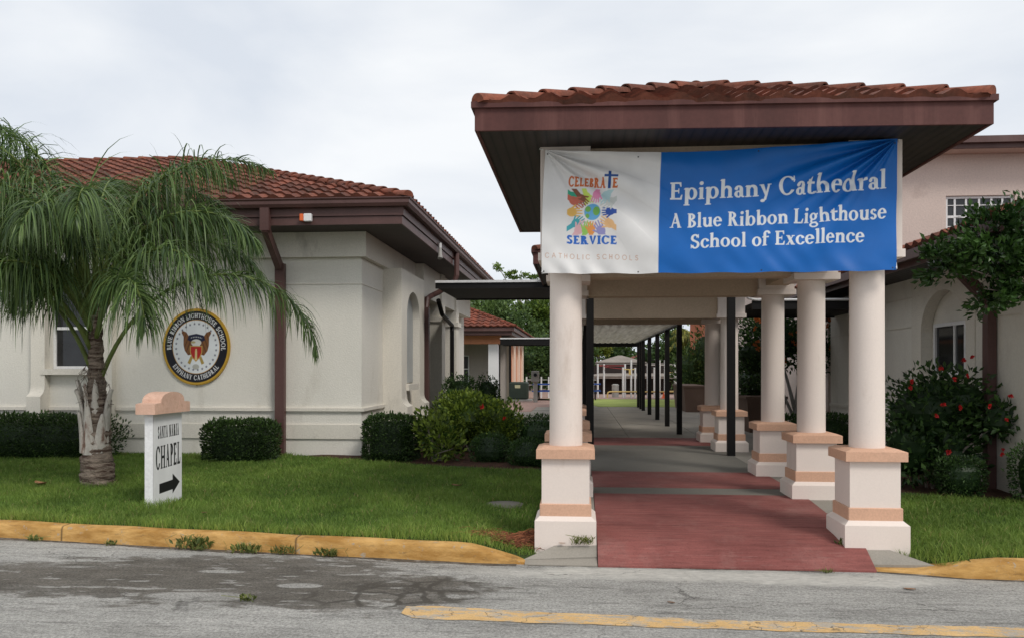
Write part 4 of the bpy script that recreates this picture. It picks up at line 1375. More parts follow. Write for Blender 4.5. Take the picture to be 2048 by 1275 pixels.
    for z in (0.6, 0.9, 1.15): r.box(-2.6, 0.8, 40.545, 40.575, z, z + .05)
    r.build('rail', M['grey_metal'], fx)

def playground():
    def pole(parent, x, y, h, mat='white_metal', r=0.045):
        MB().tube([(x, y, 0.28), (x, y, h)], r, 10).build('post', M[mat], parent)
    t = thing('climbing_frame', (1.6, 41, 0.3), 'white post playground frame with red overhead bars at left of the far lawn', 'play frame')
    for x, y, h in ((0.87, 41, 1.95), (1.18, 41.3, 1.95), (2.10, 41, 1.78), (2.22, 41.4, 1.95)): pole(t, x, y, h)
    b = MB(); b.tube([(0.87, 41, 1.86), (2.22, 41.4, 1.86)], 0.02, 6); b.tube([(1.18, 41.3, 1.80), (2.1, 41.1, 1.70)], 0.018, 6)
    for k in range(3): b.tube([(1.0 + .17 * k, 40.95, 1.85), (1.05 + .17 * k, 41.4, 1.84)], 0.018, 6)
    b.build('bar', M['red_pipe'], t)
    t = thing('chin_up_bars', (2.6, 41, 0.3), 'white playground posts with yellow cross bars and a small sign board', 'play frame')
    for x, y, h in ((2.50, 41, 2.15), (2.69, 41, 1.76), (3.05, 41.5, 1.6)): pole(t, x, y, h)
    b = MB(); b.tube([(2.12, 41, 1.68), (2.69, 41, 1.68)], 0.03, 6); b.box(2.38, 2.48, 40.93, 40.96, 1.42, 1.66)
    b.build('bar', M['yellow_pipe'], t)
    t = thing('balance_rail', (1.9, 40.6, 0.3), 'low cream bent pipe rail across the far playground', 'rail')
    MB().tube([(1.33, 40.6, 0.28), (1.33, 40.6, 0.48), (1.36, 40.6, 0.56), (1.44, 40.6, 0.6), (4.6, 40.6, 0.6), (4.6, 40.6, 0.28)], 0.035, 8).build('rail_pipe', M['yellow_pipe'], t)
    t = thing('monkey_bars', (3.8, 41, 0.3), 'tall white playground posts with dark rungs seen between the black canopy posts', 'play frame')
    for x, y, h in ((3.30, 41, 1.95), (3.62, 41, 1.78), (3.88, 41, 2.13), (4.13, 41, 2.13), (4.60, 41, 1.97), (4.68, 41, 1.55)): pole(t, x, y, h)
    b = MB()
    for z in (1.95, 2.13, 1.74): b.tube([(3.30, 41, z), (4.13, 41, z)], 0.022, 6)
    for z in (0.45, 0.7, 0.95, 1.2): b.tube([(2.98, 41, z), (3.30, 41, z)], 0.022, 6)
    b.build('rung', M['black_metal'], t)
    b = MB(); b.tube([(4.3, 41, 1.52), (4.62, 41, 1.52)], 0.025, 6); b.tube([(4.3, 41, 0.62), (4.62, 41, 0.62)], 0.03, 6)
    b.build('bar', M['yellow_pipe'], t)
    t = thing('litter_bin', (1.75, 41.8, 0.3), 'tan domed litter bin standing in the far playground', 'bin')
    MB().lathe(1.76, 41.8, [(0.17, 0.28), (0.17, 0.86), (0.185, 0.88), (0.17, 0.92), (0.10, 0.95)], 20).build('body', M['pale_concrete'], t)
    t = thing('traffic_cone', (4.0, 40.3, 0.3), 'small orange cone on the ground under the monkey bars', 'cone')
    MB().lathe(4.0, 40.3, [(0.10, 0.31), (0.055, 0.42), (0.02, 0.58)], 14).build('cone', M['orange'], t)
    MB().box(3.87, 4.13, 40.17, 40.43, 0.28, 0.312).build('base', M['orange'], t)
    # pavilion house
    h = thing('brown_house', (3.0, 47, 0.3), 'brown shingled house with two stepped hip roofs behind the playground', 'house')
    MB().box(0.6, 8.5, 47, 53, 0.2, 1.9).build('wall', M['house_wall'], h)
    def hr(x0, x1, y0, y1, z, rise, name):
        m = MB(); run = min(x1 - x0, y1 - y0) / 2
        V = [(x0, y0, z), (x1, y0, z), (x1, y1, z), (x0, y1, z)]
        if x1 - x0 >= y1 - y0: V += [(x0 + run, (y0 + y1) / 2, z + rise), (x1 - run, (y0 + y1) / 2, z + rise)]; F = [(0, 1, 5, 4), (1, 2, 5), (2, 3, 4, 5), (3, 0, 4), (3, 2, 1, 0)]
        m.add(V, F); m.box(x0 + .05, x1 - .05, y0 + .05, y1 - .05, z - 0.12, z - 0.003)
        m.build(name, M['house_roof'], h)
    hr(0.3, 8.8, 46.2, 53.5, 1.30, 0.75, 'lower_roof')
    MB().box(1.3, 3.2, 48.5, 51.0, 1.9, 2.3).build('upper_wall', M['house_wall'], h)
    hr(0.85, 3.85, 47.8, 50.6, 2.08, 0.42, 'upper_roof')
    r = thing('red_roofed_house', (5.0, 62, 0.3), 'far house with a red roof above the brown shingled house', 'house')
    MB().box(3.6, 9.5, 62, 68, 0.2, 2.2).build('wall', M['pink_wall'], r)
    m = MB(); m.add([(3.3, 61.4, 2.2), (10, 61.4, 2.2), (10, 68.6, 2.2), (3.3, 68.6, 2.2), (5.0, 65, 3.2), (8, 65, 3.2)], [(0, 1, 5, 4), (1, 2, 5), (2, 3, 4, 5), (3, 0, 4), (3, 2, 1, 0)])
    m.build('roof', M['tile_red'], r)

def planters():
    for k, (x0, x1, y0, y1, h, lab) in enumerate(((3.38, 4.1, 27.4, 30.6, 0.80, 'farther brown tapered planter box beside the canopy posts'), (3.66, 4.5, 18.6, 20.4, 0.74, 'nearer brown tapered planter box behind the third right column'))):
        t = thing('planter_box', ((x0 + x1) / 2, y0, 0.3), lab, 'planter', 'brown planter boxes')
        MB().box(x0, x1, y0, y1, 0.28, 0.30 + h, taper=0.07).build('box', M['planter'], t)
        MB().box(x0 - .03, x1 + .03, y0 - .03, y1 + .03, 0.301 + h, 0.36 + h).build('rim', M['planter'], t)

# ================================================================== lettering (drawn stroke by stroke)
def g_R(x0, x1, y0, y1): return lambda X, Y: (X >= x0) & (X <= x1) & (Y >= y0) & (Y <= y1)
def g_E(cx, cy, rx, ry): return lambda X, Y: ((X - cx) / rx) ** 2 + ((Y - cy) / ry) ** 2 <= 1
def g_P(pts):
    def f(X, Y):
        ins = np.zeros(X.shape, bool)
        n = len(pts)
        for i in range(n):
            x0, y0 = pts[i]; x1, y1 = pts[(i + 1) % n]
            if y0 == y1: continue
            c = ((y0 > Y) != (y1 > Y)) & (X < (x1 - x0) * (Y - y0) / (y1 - y0) + x0)
            ins ^= c
        return ins
    return f
def g_or(*fs):
    def f(X, Y):
        r = np.zeros(X.shape, bool)
        for q in fs: r |= q(X, Y)
        return r
    return f
def g_and(a, b): return lambda X, Y: a(X, Y) & b(X, Y)
def g_sub(a, b): return lambda X, Y: a(X, Y) & ~b(X, Y)
def g_H(cond): return lambda X, Y: cond(X, Y)
def g_ring(cx, cy, rx, ry, w, t): return g_sub(g_E(cx, cy, rx, ry), g_E(cx, cy, max(rx - w, .01), max(ry - t, .01)))

def glyph(ch, w, t, s, h):
    """returns (mask function, advance); w stem, t thin stroke, s serif reach, h serif thickness"""
    x0, x1 = s, s + w
    def sb(a, b, y=0.0): return g_R(a - s, b + s, y, y + h)
    def st(a, b, y=1.0): return g_R(a - s, b + s, y - h, y)
    xh = 0.67
    k = 1 if s > 0 else 0
    if ch == ' ': return (lambda X, Y: np.zeros(X.shape, bool)), 0.30
    if ch == 'I': return g_or(g_R(x0, x1, 0, 1), sb(x0, x1), st(x0, x1)), w + 2 * s
    if ch == 'E':
        fs = [g_R(x0, x1, 0, 1), g_R(0 if k else x0, x0 + .56, 0, t * 1.1), g_R(0 if k else x0, x0 + .52, 1 - t * 1.1, 1), g_R(x0, x0 + .42, .5 - t * .55, .5 + t * .55)]
        if k: fs += [g_P([(x0 + .56, 0), (x0 + .60, .28), (x0 + .54, .28), (x0 + .46, t)]), g_P([(x0 + .52, 1), (x0 + .54, .74), (x0 + .48, .74), (x0 + .42, 1 - t)]), g_R(x0 + .37, x0 + .42, .36, .64)]
        return g_or(*fs), x0 + .62
    if ch == 'L':
        fs = [g_R(x0, x1, 0, 1), g_R(0 if k else x0, x0 + .54, 0, t * 1.1)]
        if k: fs += [st(x0, x1), g_P([(x0 + .54, 0), (x0 + .58, .3), (x0 + .52, .3), (x0 + .42, t)])]
        return g_or(*fs), x0 + .59
    if ch == 'H':
        a = x0 + .42 + w * .5
        return g_or(g_R(x0, x1, 0, 1), g_R(a, a + w, 0, 1), g_R(x0, a, .5 - t * .6, .5 + t * .6), sb(x0, x1), st(x0, x1), sb(a, a + w), st(a, a + w)), a + w + s
    if ch == 'T':
        c = .34
        fs = [g_R(c - w / 2, c + w / 2, 0, 1), g_R(0, .68, 1 - t * 1.1, 1), sb(c - w / 2, c + w / 2)]
        if k: fs += [g_R(0, .05, .72, 1), g_R(.63, .68, .72, 1)]
        return g_or(*fs), .68
    if ch in 'PBRD':
        cx = x0 + w * .7
        hp = g_H(lambda X, Y: X >= cx)
        fs = [g_R(x0, x1, 0, 1), sb(x0, x1), st(x0, x1)]
        if ch == 'P': fs += [g_and(g_ring(cx, .73, .36, .27, w, t), hp)]; adv = cx + .38
        if ch == 'R': fs += [g_and(g_ring(cx, .74, .36, .26, w, t), hp), g_P([(cx + .05, .50), (cx + .05 + w * 1.05, .52), (cx + .50, 0), (cx + .50 - w * 1.15, 0)])] + ([g_R(cx + .40, cx + .56, 0, h)] if k else []); adv = cx + (.56 if k else .5)
        if ch == 'B': fs += [g_and(g_ring(cx, .76, .33, .24, w, t), hp), g_and(g_ring(cx, .27, .39, .27, w, t), hp)]; adv = cx + .42
        if ch == 'D': fs += [g_and(g_ring(cx, .5, .52, .5, w, t), hp)]; adv = cx + .56
        return g_or(*fs), adv
    if ch in 'CG':
        r = g_ring(.44, .5, .44, .52, w, t)
        cut = g_H(lambda X, Y: (X > .56) & (np.abs(Y - .5) < .24))
        fs = [g_sub(r, cut)]
        if ch == 'C':
            if k: fs += [g_R(.74, .80, .66, 1.0)]
        else:
            fs += [g_R(.80 - w, .80, .06, .46)]
            if k: fs += [g_R(.80 - w - s, .80 + s, .46 - h, .46), g_R(.74, .80, .68, 1.0)]
            else: fs += [g_R(.52, .8, .46 - t, .46)]
        return g_or(*fs), .86
    if ch == 'O': return g_ring(.46, .5, .46, .52, w, t), .94
    if ch == 'S':
        a = g_sub(g_ring(.30, .745, .28, .275, w * .95, t * 1.25), g_H(lambda X, Y: (X > .30) & (Y < .74) | (X > .44) & (Y < .80)))
        b = g_sub(g_ring(.31, .27, .30, .29, w * .95, t * 1.25), g_H(lambda X, Y: (X < .31) & (Y > .27) | (X < .16) & (Y > .22)))
        d = g_P([(.08, .60), (.24, .47), (.34, .56 - t * .3), (.36, .56), (.58, .42), (.46, .36), (.30, .44), (.10, .62)])
        d2 = g_P([(.12, .56), (.50, .32), (.56, .44), (.18, .68)])
        fs = [a, b, g_sub(d2, g_or(g_E(.36, .80, .10, .14), g_E(.24, .22, .10, .12)))]
        if k: fs += [g_R(.50, .55, .72, 1.0), g_R(.02, .07, 0, .30)]
        return g_or(*fs), .63
    if ch == 'A':
        c = .40
        fs = [g_P([(c - .03, 1.02), (c + .06, 1.02), (.10 + t, 0), (.10, 0)] if k else [(c - w * .45, 1), (c + w * .45, 1), (w * .95, 0), (0, 0)]),
              g_P([(c - w * .55, 1.02), (c + w * .35, 1.02), (.76, 0), (.76 - w * 1.08, 0)] if k else [(c - w * .45, 1), (c + w * .45, 1), (.8, 0), (.8 - w * .95, 0)]), g_R(.2, .6, .30, .30 + t)]
        if k: fs += [g_R(0, .26, 0, h), g_R(.76 - w - s * .8, .80, 0, h)]
        return g_or(*fs), .82
    if ch == 'V':
        return g_or(g_P([(.02, 1), (.02 + w * 1.05, 1), (.44, 0), (.34, 0)]), g_P([(.76, 1), (.76 - w * .9, 1), (.34, 0), (.44, 0)])), .78
    if ch == 'U':
        a = x0 + .44
        return g_or(g_R(x0, x1, .3, 1), g_R(a, a + (t if k else w), .3, 1), g_and(g_ring((x0 + a + (t if k else w)) / 2, .30, (a + (t if k else w) - x0) / 2, .31, w * .9, t * 1.2), g_H(lambda X, Y: Y <= .3)), st(x0, x1), st(a, a + (t if k else w))), a + (t if k else w) + s
    if ch == 'N':
        a = x0 + .56
        tt = t if k else w
        return g_or(g_R(x0, x0 + tt, 0, 1), g_R(a, a + tt, 0, 1), g_P([(x0, 1), (x0 + w, 1), (a + tt, 0), (a + tt - w, 0)]), sb(x0, x0 + tt) if k else g_R(x0, x0, 0, 0), st(x0, x0 + tt) if k else g_R(x0, x0, 0, 0), st(a, a + tt) if k else g_R(x0, x0, 0, 0)), a + tt + s
    if ch == 'M':
        a = x0 + .70
        return g_or(g_R(x0, x0 + t, 0, 1), g_R(a - w * .4, a + w * .6, 0, 1), g_P([(x0, 1), (x0 + w, 1), (.42 + s, 0), (.34 + s, 0)]), g_P([(a + w * .6, 1), (a - w * .3, 1), (.34 + s, 0), (.42 + s, 0)]), sb(x0, x0 + t), sb(a - w * .4, a + w * .6), st(x0, x0 + t), st(a - w * .4, a + w * .6)), a + w * .6 + s
    if ch == 'Y':
        return g_or(g_R(.40 - w / 2, .40 + w / 2, 0, .48), g_P([(.04, 1), (.04 + w, 1), (.40 + w / 2, .44), (.40 - w / 2, .44)]), g_P([(.76, 1), (.76 - t * 1.2, 1), (.40, .44), (.40 + w / 2, .44)]), sb(.40 - w / 2, .40 + w / 2), g_R(0, .26, 1 - h, 1), g_R(.6, .82, 1 - h, 1)), .82
    # ---- lower case
    asc = 1.06
    flag = lambda x, y: g_P([(x - s * 1.1, y - h * 1.6), (x, y), (x + w, y), (x + w, y - .08), (x, y - .10)])
    if ch == 'i': return g_or(g_R(x0, x1, 0, xh), sb(x0, x1), flag(x0, xh), g_E(x0 + w / 2, .90, w * .58, w * .58)), w + 2 * s
    if ch == 'l': return g_or(g_R(x0, x1, 0, asc), sb(x0, x1), flag(x0, asc)), w + 2 * s
    if ch in 'nh':
        a = x0 + .38; c = (x0 + w * .5 + a + w) / 2
        rx = a + w - c
        fs = [g_R(x0, x1, 0, xh if ch == 'n' else asc), g_R(a, a + w, 0, xh - .20), sb(x0, x1), sb(a, a + w), flag(x0, xh if ch == 'n' else asc),
              g_and(g_sub(g_E(c, xh - .21, rx, .225), g_E(c - w * .25, xh - .23, max(rx - w * .85, .05), .225 - t * 1.3)), g_H(lambda X, Y: (Y >= xh - .21) & (X > x0 + w * .5)))]
        return g_or(*fs), a + w + s
    if ch == 'u':
        a = x0 + .38; c = (x0 + a + w * .5) / 2; rx = c - x0
        return g_or(g_R(x0, x1, .2, xh), g_R(a, a + w, 0, xh), flag(x0, xh), flag(a, xh), g_R(a + w, a + w + s, 0, h),
                    g_and(g_sub(g_E(c, .21, rx, .225), g_E(c + w * .25, .23, max(rx - w * .85, .05), .225 - t * 1.3)), g_H(lambda X, Y: (Y <= .21) & (X < a + w * .5)))), a + w + s
    if ch in 'pbd':
        if ch == 'd':
            c = .30; a = .46
            return g_or(g_ring(c, xh / 2, .30, xh / 2 + .015, w, t), g_R(a, a + w, 0, asc), flag(a, asc), g_R(a + w, a + w + s, 0, h)), a + w + s
        c = x0 + w * .6 + .24
        fs = [g_and(g_ring(c, xh / 2, .30, xh / 2 + .015, w, t), g_H(lambda X, Y: X > x0))]
        if ch == 'p': fs += [g_R(x0, x1, -.34, xh), g_R(x0 - s, x1 + s, -.34, -.34 + h), flag(x0, xh)]
        else: fs += [g_R(x0, x1, 0, asc), flag(x0, asc)]
        return g_or(*fs), c + .31
    if ch == 'o': return g_ring(.32, xh / 2, .32, xh / 2 + .015, w, t), .66
    if ch == 'c': return g_or(g_sub(g_ring(.31, xh / 2, .31, xh / 2 + .015, w, t), g_H(lambda X, Y: (X > .38) & (np.abs(Y - xh / 2) < .14))), g_E(.47, xh - .14, w * .5, w * .48)), .57
    if ch == 'e': return g_or(g_sub(g_ring(.30, xh / 2, .30, xh / 2 + .015, w, t), g_H(lambda X, Y: (X > .34) & (Y < .33) & (Y > .15))), g_R(.12, .56, .33, .33 + t * .9)), .61
    if ch == 'a':
        a = .30
        return g_or(g_R(a, a + w, .04, xh - .17), g_R(a + w * .6, a + w + s, 0, h * 1.4),
                    g_and(g_ring(.26, xh - .20, .04 + a + w - .30, .215, w, t), g_H(lambda X, Y: Y > xh - .20)), g_E(.12, xh - .17, w * .48, w * .45),
                    g_and(g_ring(.24, .19, .22, .205, w * .9, t), g_H(lambda X, Y: X < a + .03))), a + w + s
    if ch == 'r': return g_or(g_R(x0, x1, 0, xh), sb(x0, x1), flag(x0, xh), g_P([(x1 - .02, xh - .18), (x1 + .08, xh), (x1 + .22, xh + .02), (x1 + .24, xh - .13), (x1 + .10, xh - .16)])), x1 + .25
    if ch == 's':
        f, a = glyph('S', w * 1.25, t * 1.35, 0, 0)
        return (lambda X, Y: f(X / .74, Y / xh)), .46
    if ch == 't': return g_or(g_R(x0, x1, .12, xh + .10), g_P([(x0, xh), (x1, xh + .24), (x1, xh)]), g_R(0, x1 + .17, xh - t * 1.3, xh), g_and(g_ring(x1 + .04, .16, w + .04, .175, w * .9, t * 1.2), g_H(lambda X, Y: (Y < .14)))), x1 + .18
    if ch == 'f': return g_or(g_R(x0, x1, 0, .86), sb(x0, x1), g_R(0, x1 + .17, xh - t * 1.2, xh), g_and(g_ring(x1 + .05, .84, w + .05, .23, w * .9, t * 1.3), g_H(lambda X, Y: (Y > .84))), g_E(x1 + .17, .96, w * .42, w * .42)), x1 + .22
    if ch == 'x': return g_or(g_P([(.04, xh), (.04 + w * 1.15, xh), (.56, 0), (.56 - w * 1.15, 0)]), g_P([(.52, xh), (.52 - t, xh), (.06, 0), (.06 + t, 0)]), g_R(0, .24, xh - h, xh), g_R(.38, .58, xh - h, xh), g_R(0, .22, 0, h), g_R(.34, .60, 0, h)), .60
    if ch == 'y': return g_or(g_P([(.03, xh), (.03 + w * 1.1, xh), (.38, 0), (.28, 0)]), g_P([(.56, xh), (.56 - t * 1.2, xh), (.20, -.24), (.20 + t * 1.6, -.24)]), g_E(.16, -.26, .12, .085), g_R(0, .24, xh - h, xh), g_R(.42, .62, xh - h, xh)), .60
    if ch == 'g': return g_or(g_ring(.28, .43, .26, .25, w * .9, t), g_ring(.29, -.14, .29, .19, w * .7, t * 1.1), g_P([(.10, .24), (.22, .20), (.2, .06), (.48, .06), (.48, -.02), (.12, 0), (.06, .08)]), g_P([(.44, .60), (.60, xh), (.60, xh - .11), (.48, .54)])), .62
    return (lambda X, Y: np.zeros(X.shape, bool)), .3

def text_mask(X, Y, text, xa, xb, y_base_a, y_base_b, cap, w=.17, t=.07, s=.07, h=.05, gap=.06):
    """mask of a line of lettering fitted between xa and xb (y up). The baseline may slope."""
    gl = [glyph(c, w, t, s, h) for c in text]
    tot = sum(a for f, a in gl) + gap * (len(gl) - 1)
    sx = (xb - xa) / tot
    out = np.zeros(X.shape, bool)
    yb = y_base_a + (y_base_b - y_base_a) * (X - xa) / (xb - xa)
    V = (Y - yb) / cap
    x = 0.0
    rows = np.any((V > -.45) & (V < 1.2), axis=1) if X.ndim == 2 else None
    for f, a in gl:
        u0 = xa + x * sx; u1 = xa + (x + a) * sx
        cols = (X >= u0 - .12 * abs(sx)) & (X <= u1 + .12 * abs(sx))
        if cols.any():
            U = (X - u0) / sx
            sub = cols & (V > -.45) & (V < 1.25)
            m = np.zeros(X.shape, bool)
            m[sub] = f(U[sub], V[sub])
            out |= m
        x += a + gap
    return out

def arc_text(X, Y, text, cx, cy, r, a0, a1, cap, inside_up=True, **kw):
    """lettering bent on a circle, from angle a0 to a1 (degrees, counter-clockwise from +x)"""
    ang = np.degrees(np.arctan2(Y - cy, X - cx)); rad = np.hypot(X - cx, Y - cy)
    if inside_up:      # reads clockwise, tops outward
        U = ((a0 - ang) % 360); L = (a0 - a1) % 360; V = rad - r
    else:              # reads counter-clockwise, tops inward
        U = ((ang - a0) % 360); L = (a1 - a0) % 360; V = r - rad
    return text_mask(U, V, text, 0.0, L, 0, 0, cap, **kw)

def aa(n, fn, W, H, *, ss=2):
    pass

def grid_eval(nx, ny, x0, x1, y0, y1, fn, base, ss=3):
    """supersampled evaluation of a painter fn(X, Y, rgb) on the grid vertices"""
    acc = np.zeros((ny, nx, 3))
    dx = (x1 - x0) / (nx - 1); dy = (y1 - y0) / (ny - 1)
    xs = np.linspace(x0, x1, nx); ys = np.linspace(y0, y1, ny)
    for i in range(ss):
        for j in range(ss):
            X, Y = np.meshgrid(xs + ((i + .5) / ss - .5) * dx, ys + ((j + .5) / ss - .5) * dy)
            rgb = np.empty((ny, nx, 3)); rgb[:] = base
            fn(X, Y, rgb)
            acc += rgb
    return acc / (ss * ss)

# ------------------------------------------------------------------ banner
def hand_shape(px, py, ang, size, arm):
    """open hand at (px,py) pointing along ang, fingers forward, forearm behind"""
    ca, sa = math.cos(ang), math.sin(ang)
    def f(X, Y):
        u = ((X - px) * ca + (Y - py) * sa) / size
        v = (-(X - px) * sa + (Y - py) * ca) / size
        m = (u / .52) ** 2 + (v / .44) ** 2 < 1
        for k, (off, tilt, ln) in enumerate(((-.33, -.16, .92), (-.11, -.05, 1.12), (.11, .05, 1.08), (.31, .15, .86))):
            vv = v - off - tilt * (u - .3)
            m |= (u > .15) & (u < ln) & (np.abs(vv) < .085 * (1.1 - .35 * u))
        vv = v - .38 - .75 * u
        m |= (u > -.2) & (u < .42) & (np.abs(vv) < .11)
        m |= (u < 0) & (u > -arm) & (np.abs(v) < .27 + .03 * u)
        return m
    return f

def banner():
    # photograph-derived layout, in the banner's own units: u to the right, v up, 100 units = 0.43 m
    def paint(X, Y, C):
        white = np.array((0.72, 0.71, 0.70)); blue = np.array((0.003, 0.122, 0.45))
        C[:] = white
        C[X > 236] = blue
        def put(m, c): C[m] = c
        lt = (0.72, 0.74, 0.76)
        kw = dict(w=.185, t=.085, s=.065, h=.055, gap=.05)
        put(text_mask(X, Y, 'Epiphany Cathedral', 257, 682, 148, 154, 35.5, **kw), lt)
        put(text_mask(X, Y, 'A Blue Ribbon Lighthouse', 258, 684, 91, 98, 28.5, **kw), lt)
        put(text_mask(X, Y, 'School of Excellence', 300, 642, 50, 56, 27.5, **kw), lt)
        org = (0.55, 0.13, 0.025); dbl = (0.012, 0.07, 0.27)
        put(text_mask(X, Y, 'CELEBRA', 51, 127, 175, 174, 20, w=.24, t=.17, s=.05, h=.15, gap=.04), org)
        put(text_mask(X, Y, 'E', 141, 152, 174, 174, 18.5, w=.24, t=.17, s=.05, h=.15), org)
        put((np.abs(X - 134.5) < 3.0) & (Y > 173.5) & (Y < 207), dbl)
        put((np.abs(X - 137.5) < 14) & (np.abs(Y - 197.5) < 2.4), dbl)
        put(text_mask(X, Y, 'SERVICE', 51, 153, 60, 58, 17.5, w=.27, t=.17, s=.05, h=.15, gap=.06), (0.02, 0.13, 0.50))
        put(text_mask(X, Y, 'CATHOLIC SCHOOLS', 7, 196, 31, 27, 10, w=.11, t=.10, s=0, h=0, gap=.52), (0.52, 0.30, 0.20))
        # square of hands round a globe
        box = (X > 50.5) & (X < 151) & (Y > 78) & (Y < 171)
        gx, gy = 102, 124
        hands = [(112, (0.55, 0.70, 0.12), 33), (130, (0.22, 0.075, 0.035), 36), (150, (0.52, 0.13, 0.08), 44), (181, (0.70, 0.42, 0.10), 42), (214, (0.06, 0.36, 0.42), 40),
                 (233, (0.70, 0.42, 0.45), 44), (251, (0.30, 0.58, 0.12), 38), (268, (0.74, 0.30, 0.08), 36), (296, (0.28, 0.27, 0.52), 42), (326, (0.76, 0.46, 0.22), 42),
                 (1, (0.02, 0.07, 0.33), 36), (31, (0.55, 0.57, 0.54), 42), (52, (0.42, 0.60, 0.62), 44), (78, (0.72, 0.25, 0.42), 36)]
        arms = [(143, (0.03, 0.36, 0.22))]
        for a, c in arms:
            put(box & hand_shape(gx + 52 * math.cos(R(a)), gy + 52 * math.sin(R(a)), R(a) + PI, 20, 3.0)(X, Y), c)
        for a, c, d in hands:
            sz = 20 if d > 40 else 18
            put(box & hand_shape(gx + d * math.cos(R(a)), gy + d * math.sin(R(a)), R(a) + PI, sz, 3.2)(X, Y), c)
        g = np.hypot(X - gx, Y - gy) < 16.5
        put(np.hypot(X - gx, Y - gy) < 19.0, white)
        put(g, (0.12, 0.38, 0.66))
        land = g & ((((X - gx - 8) / 7) ** 2 + ((Y - gy - 2) / 9) ** 2 < 1) | (((X - gx + 9) / 6) ** 2 + ((Y - gy - 6) / 6) ** 2 < 1) | (((X - gx + 10) / 4) ** 2 + ((Y - gy + 8) / 5) ** 2 < 1))
        put(land, (0.16, 0.40, 0.08))
        # hems and eyelets
        for ex, ey in ((190, 236), (196, 4), (430, 240), (440, 4), (5, 238), (698, 238), (696, 4), (4, 4)):
            put(np.hypot(X - ex, Y - ey) < 1.6, (0.03, 0.03, 0.03))
    nx, ny = 880, 310
    UW, UH = 703.0, 246.0
    cols = grid_eval(nx, ny, 0, UW, 0, UH, paint, (0.7, 0.7, 0.7), 3)
    u = np.linspace(0, 1, nx)[None, :].repeat(ny, 0); v = np.linspace(0, 1, ny)[:, None].repeat(nx, 1)
    xl = -0.325 - 0.022 * np.cos((v - 0.35) * 2.2) + 0.02 * v
    xr = 2.725 + 0.012 * v
    x = xl + (xr - xl) * u
    sag = 0.075 * np.sin(PI * np.clip(u / 0.98, 0, 1)) ** 0.8 * (1 - 0.45 * u)
    ztop = 3.655 + 0.03 * u - sag
    zbot = 2.548 - 0.008 * np.sin(PI * u) + 0.004 * np.sin(u * 40)
    z = zbot + (ztop - zbot) * v
    # folds: drag lines from the two upper corners, bottom ripple, sway
    W_, H_ = 3.05, 1.1
    def drag(cu, amp, n, ph):
        dx = np.abs(u - cu) * W_; dy = (1 - v) * H_
        r = np.hypot(dx, dy) + 1e-4
        th = np.arctan2(dy, dx)
        env = np.exp(-((r - 0.30) / 0.85) ** 2) * np.clip(r / 0.16, 0, 1)
        fold = np.sin(th * n + ph + 0.6 * np.sin(r * 3)) * np.exp(-((th - 0.42) / 0.42) ** 2)
        return amp * env * (np.sign(fold) * np.abs(fold) ** 0.8)
    y = drag(1.0, 0.042, 22, 0.4) + drag(0.0, 0.034, 17, 1.2)
    y += 0.016 * np.exp(-((1 - v) * H_ / 0.10) ** 2) * np.sin(u * 9 + 1) * np.sin(PI * u)
    dsg = (u * W_ * 0.42 + v * H_) * 9.5
    y += 0.015 * np.sin(dsg + 1.5 * np.sin(u * 7)) * np.exp(-((u - 0.22) / 0.2) ** 2) * (1 - v * .5)
    y += 0.012 * np.sin((u * W_ * 0.5 - v * H_) * -11 + 2 * np.sin(u * 5)) * np.exp(-((u - 0.8) / 0.2) ** 2)
    y += 0.008 * np.exp(-((v) * H_ / 0.09) ** 2) * (np.sin(u * 95 + 8 * v) * np.exp(-((u - 0.09) / 0.10) ** 2) * 1.6 + 0.4 * np.sin(u * 60 + 20 * v))
    y += 0.004 * np.sin(u * 31 + 3 * v + 2 * np.sin(v * 6)) * np.exp(-((v - 0.12) / 0.16) ** 2)
    y += 0.003 * np.sin((u * W_ + v * H_ * .7) * 26 + 2.5 * np.sin(u * 9 + v * 4)) * (0.4 + 0.6 * np.sin(u * 5 + 1) ** 2)
    y += 0.012 * np.sin(u * 4.1 + 0.5) * np.sin(PI * v)
    yc = 7.42 - 0.0 - y - 0.018 * np.sin(PI * u)
    P = np.stack([x, yc, z], -1).reshape(-1, 3)
    idx = np.arange(nx * ny).reshape(ny, nx)
    F = np.stack([idx[:-1, :-1], idx[:-1, 1:], idx[1:, 1:], idx[1:, :-1]], -1).reshape(-1, 4)
    mb = MB(); mb.add(P, F)
    o = mb.build('banner', print_mat('vinyl_print', 0.45, 0, spec=0.35), None, smooth=True, cols=cols.reshape(-1, 3), org=(1.2, 7.42, 2.55))
    tag(o, 'white and blue vinyl banner with large serif lettering hung across the portico front', 'banner')
    c = MB()
    for p, q in (((-0.33, 7.40, 3.65), (-0.36, 7.47, 3.675)), ((2.74, 7.40, 3.67), (2.77, 7.47, 3.675)), ((2.72, 7.40, 2.56), (2.74, 7.47, 2.62)), ((-0.34, 7.40, 2.56), (-0.30, 7.47, 2.62))):
        c.tube([p, q], 0.006, 6)
    c.build('tie_cord', M['white_metal'], o)

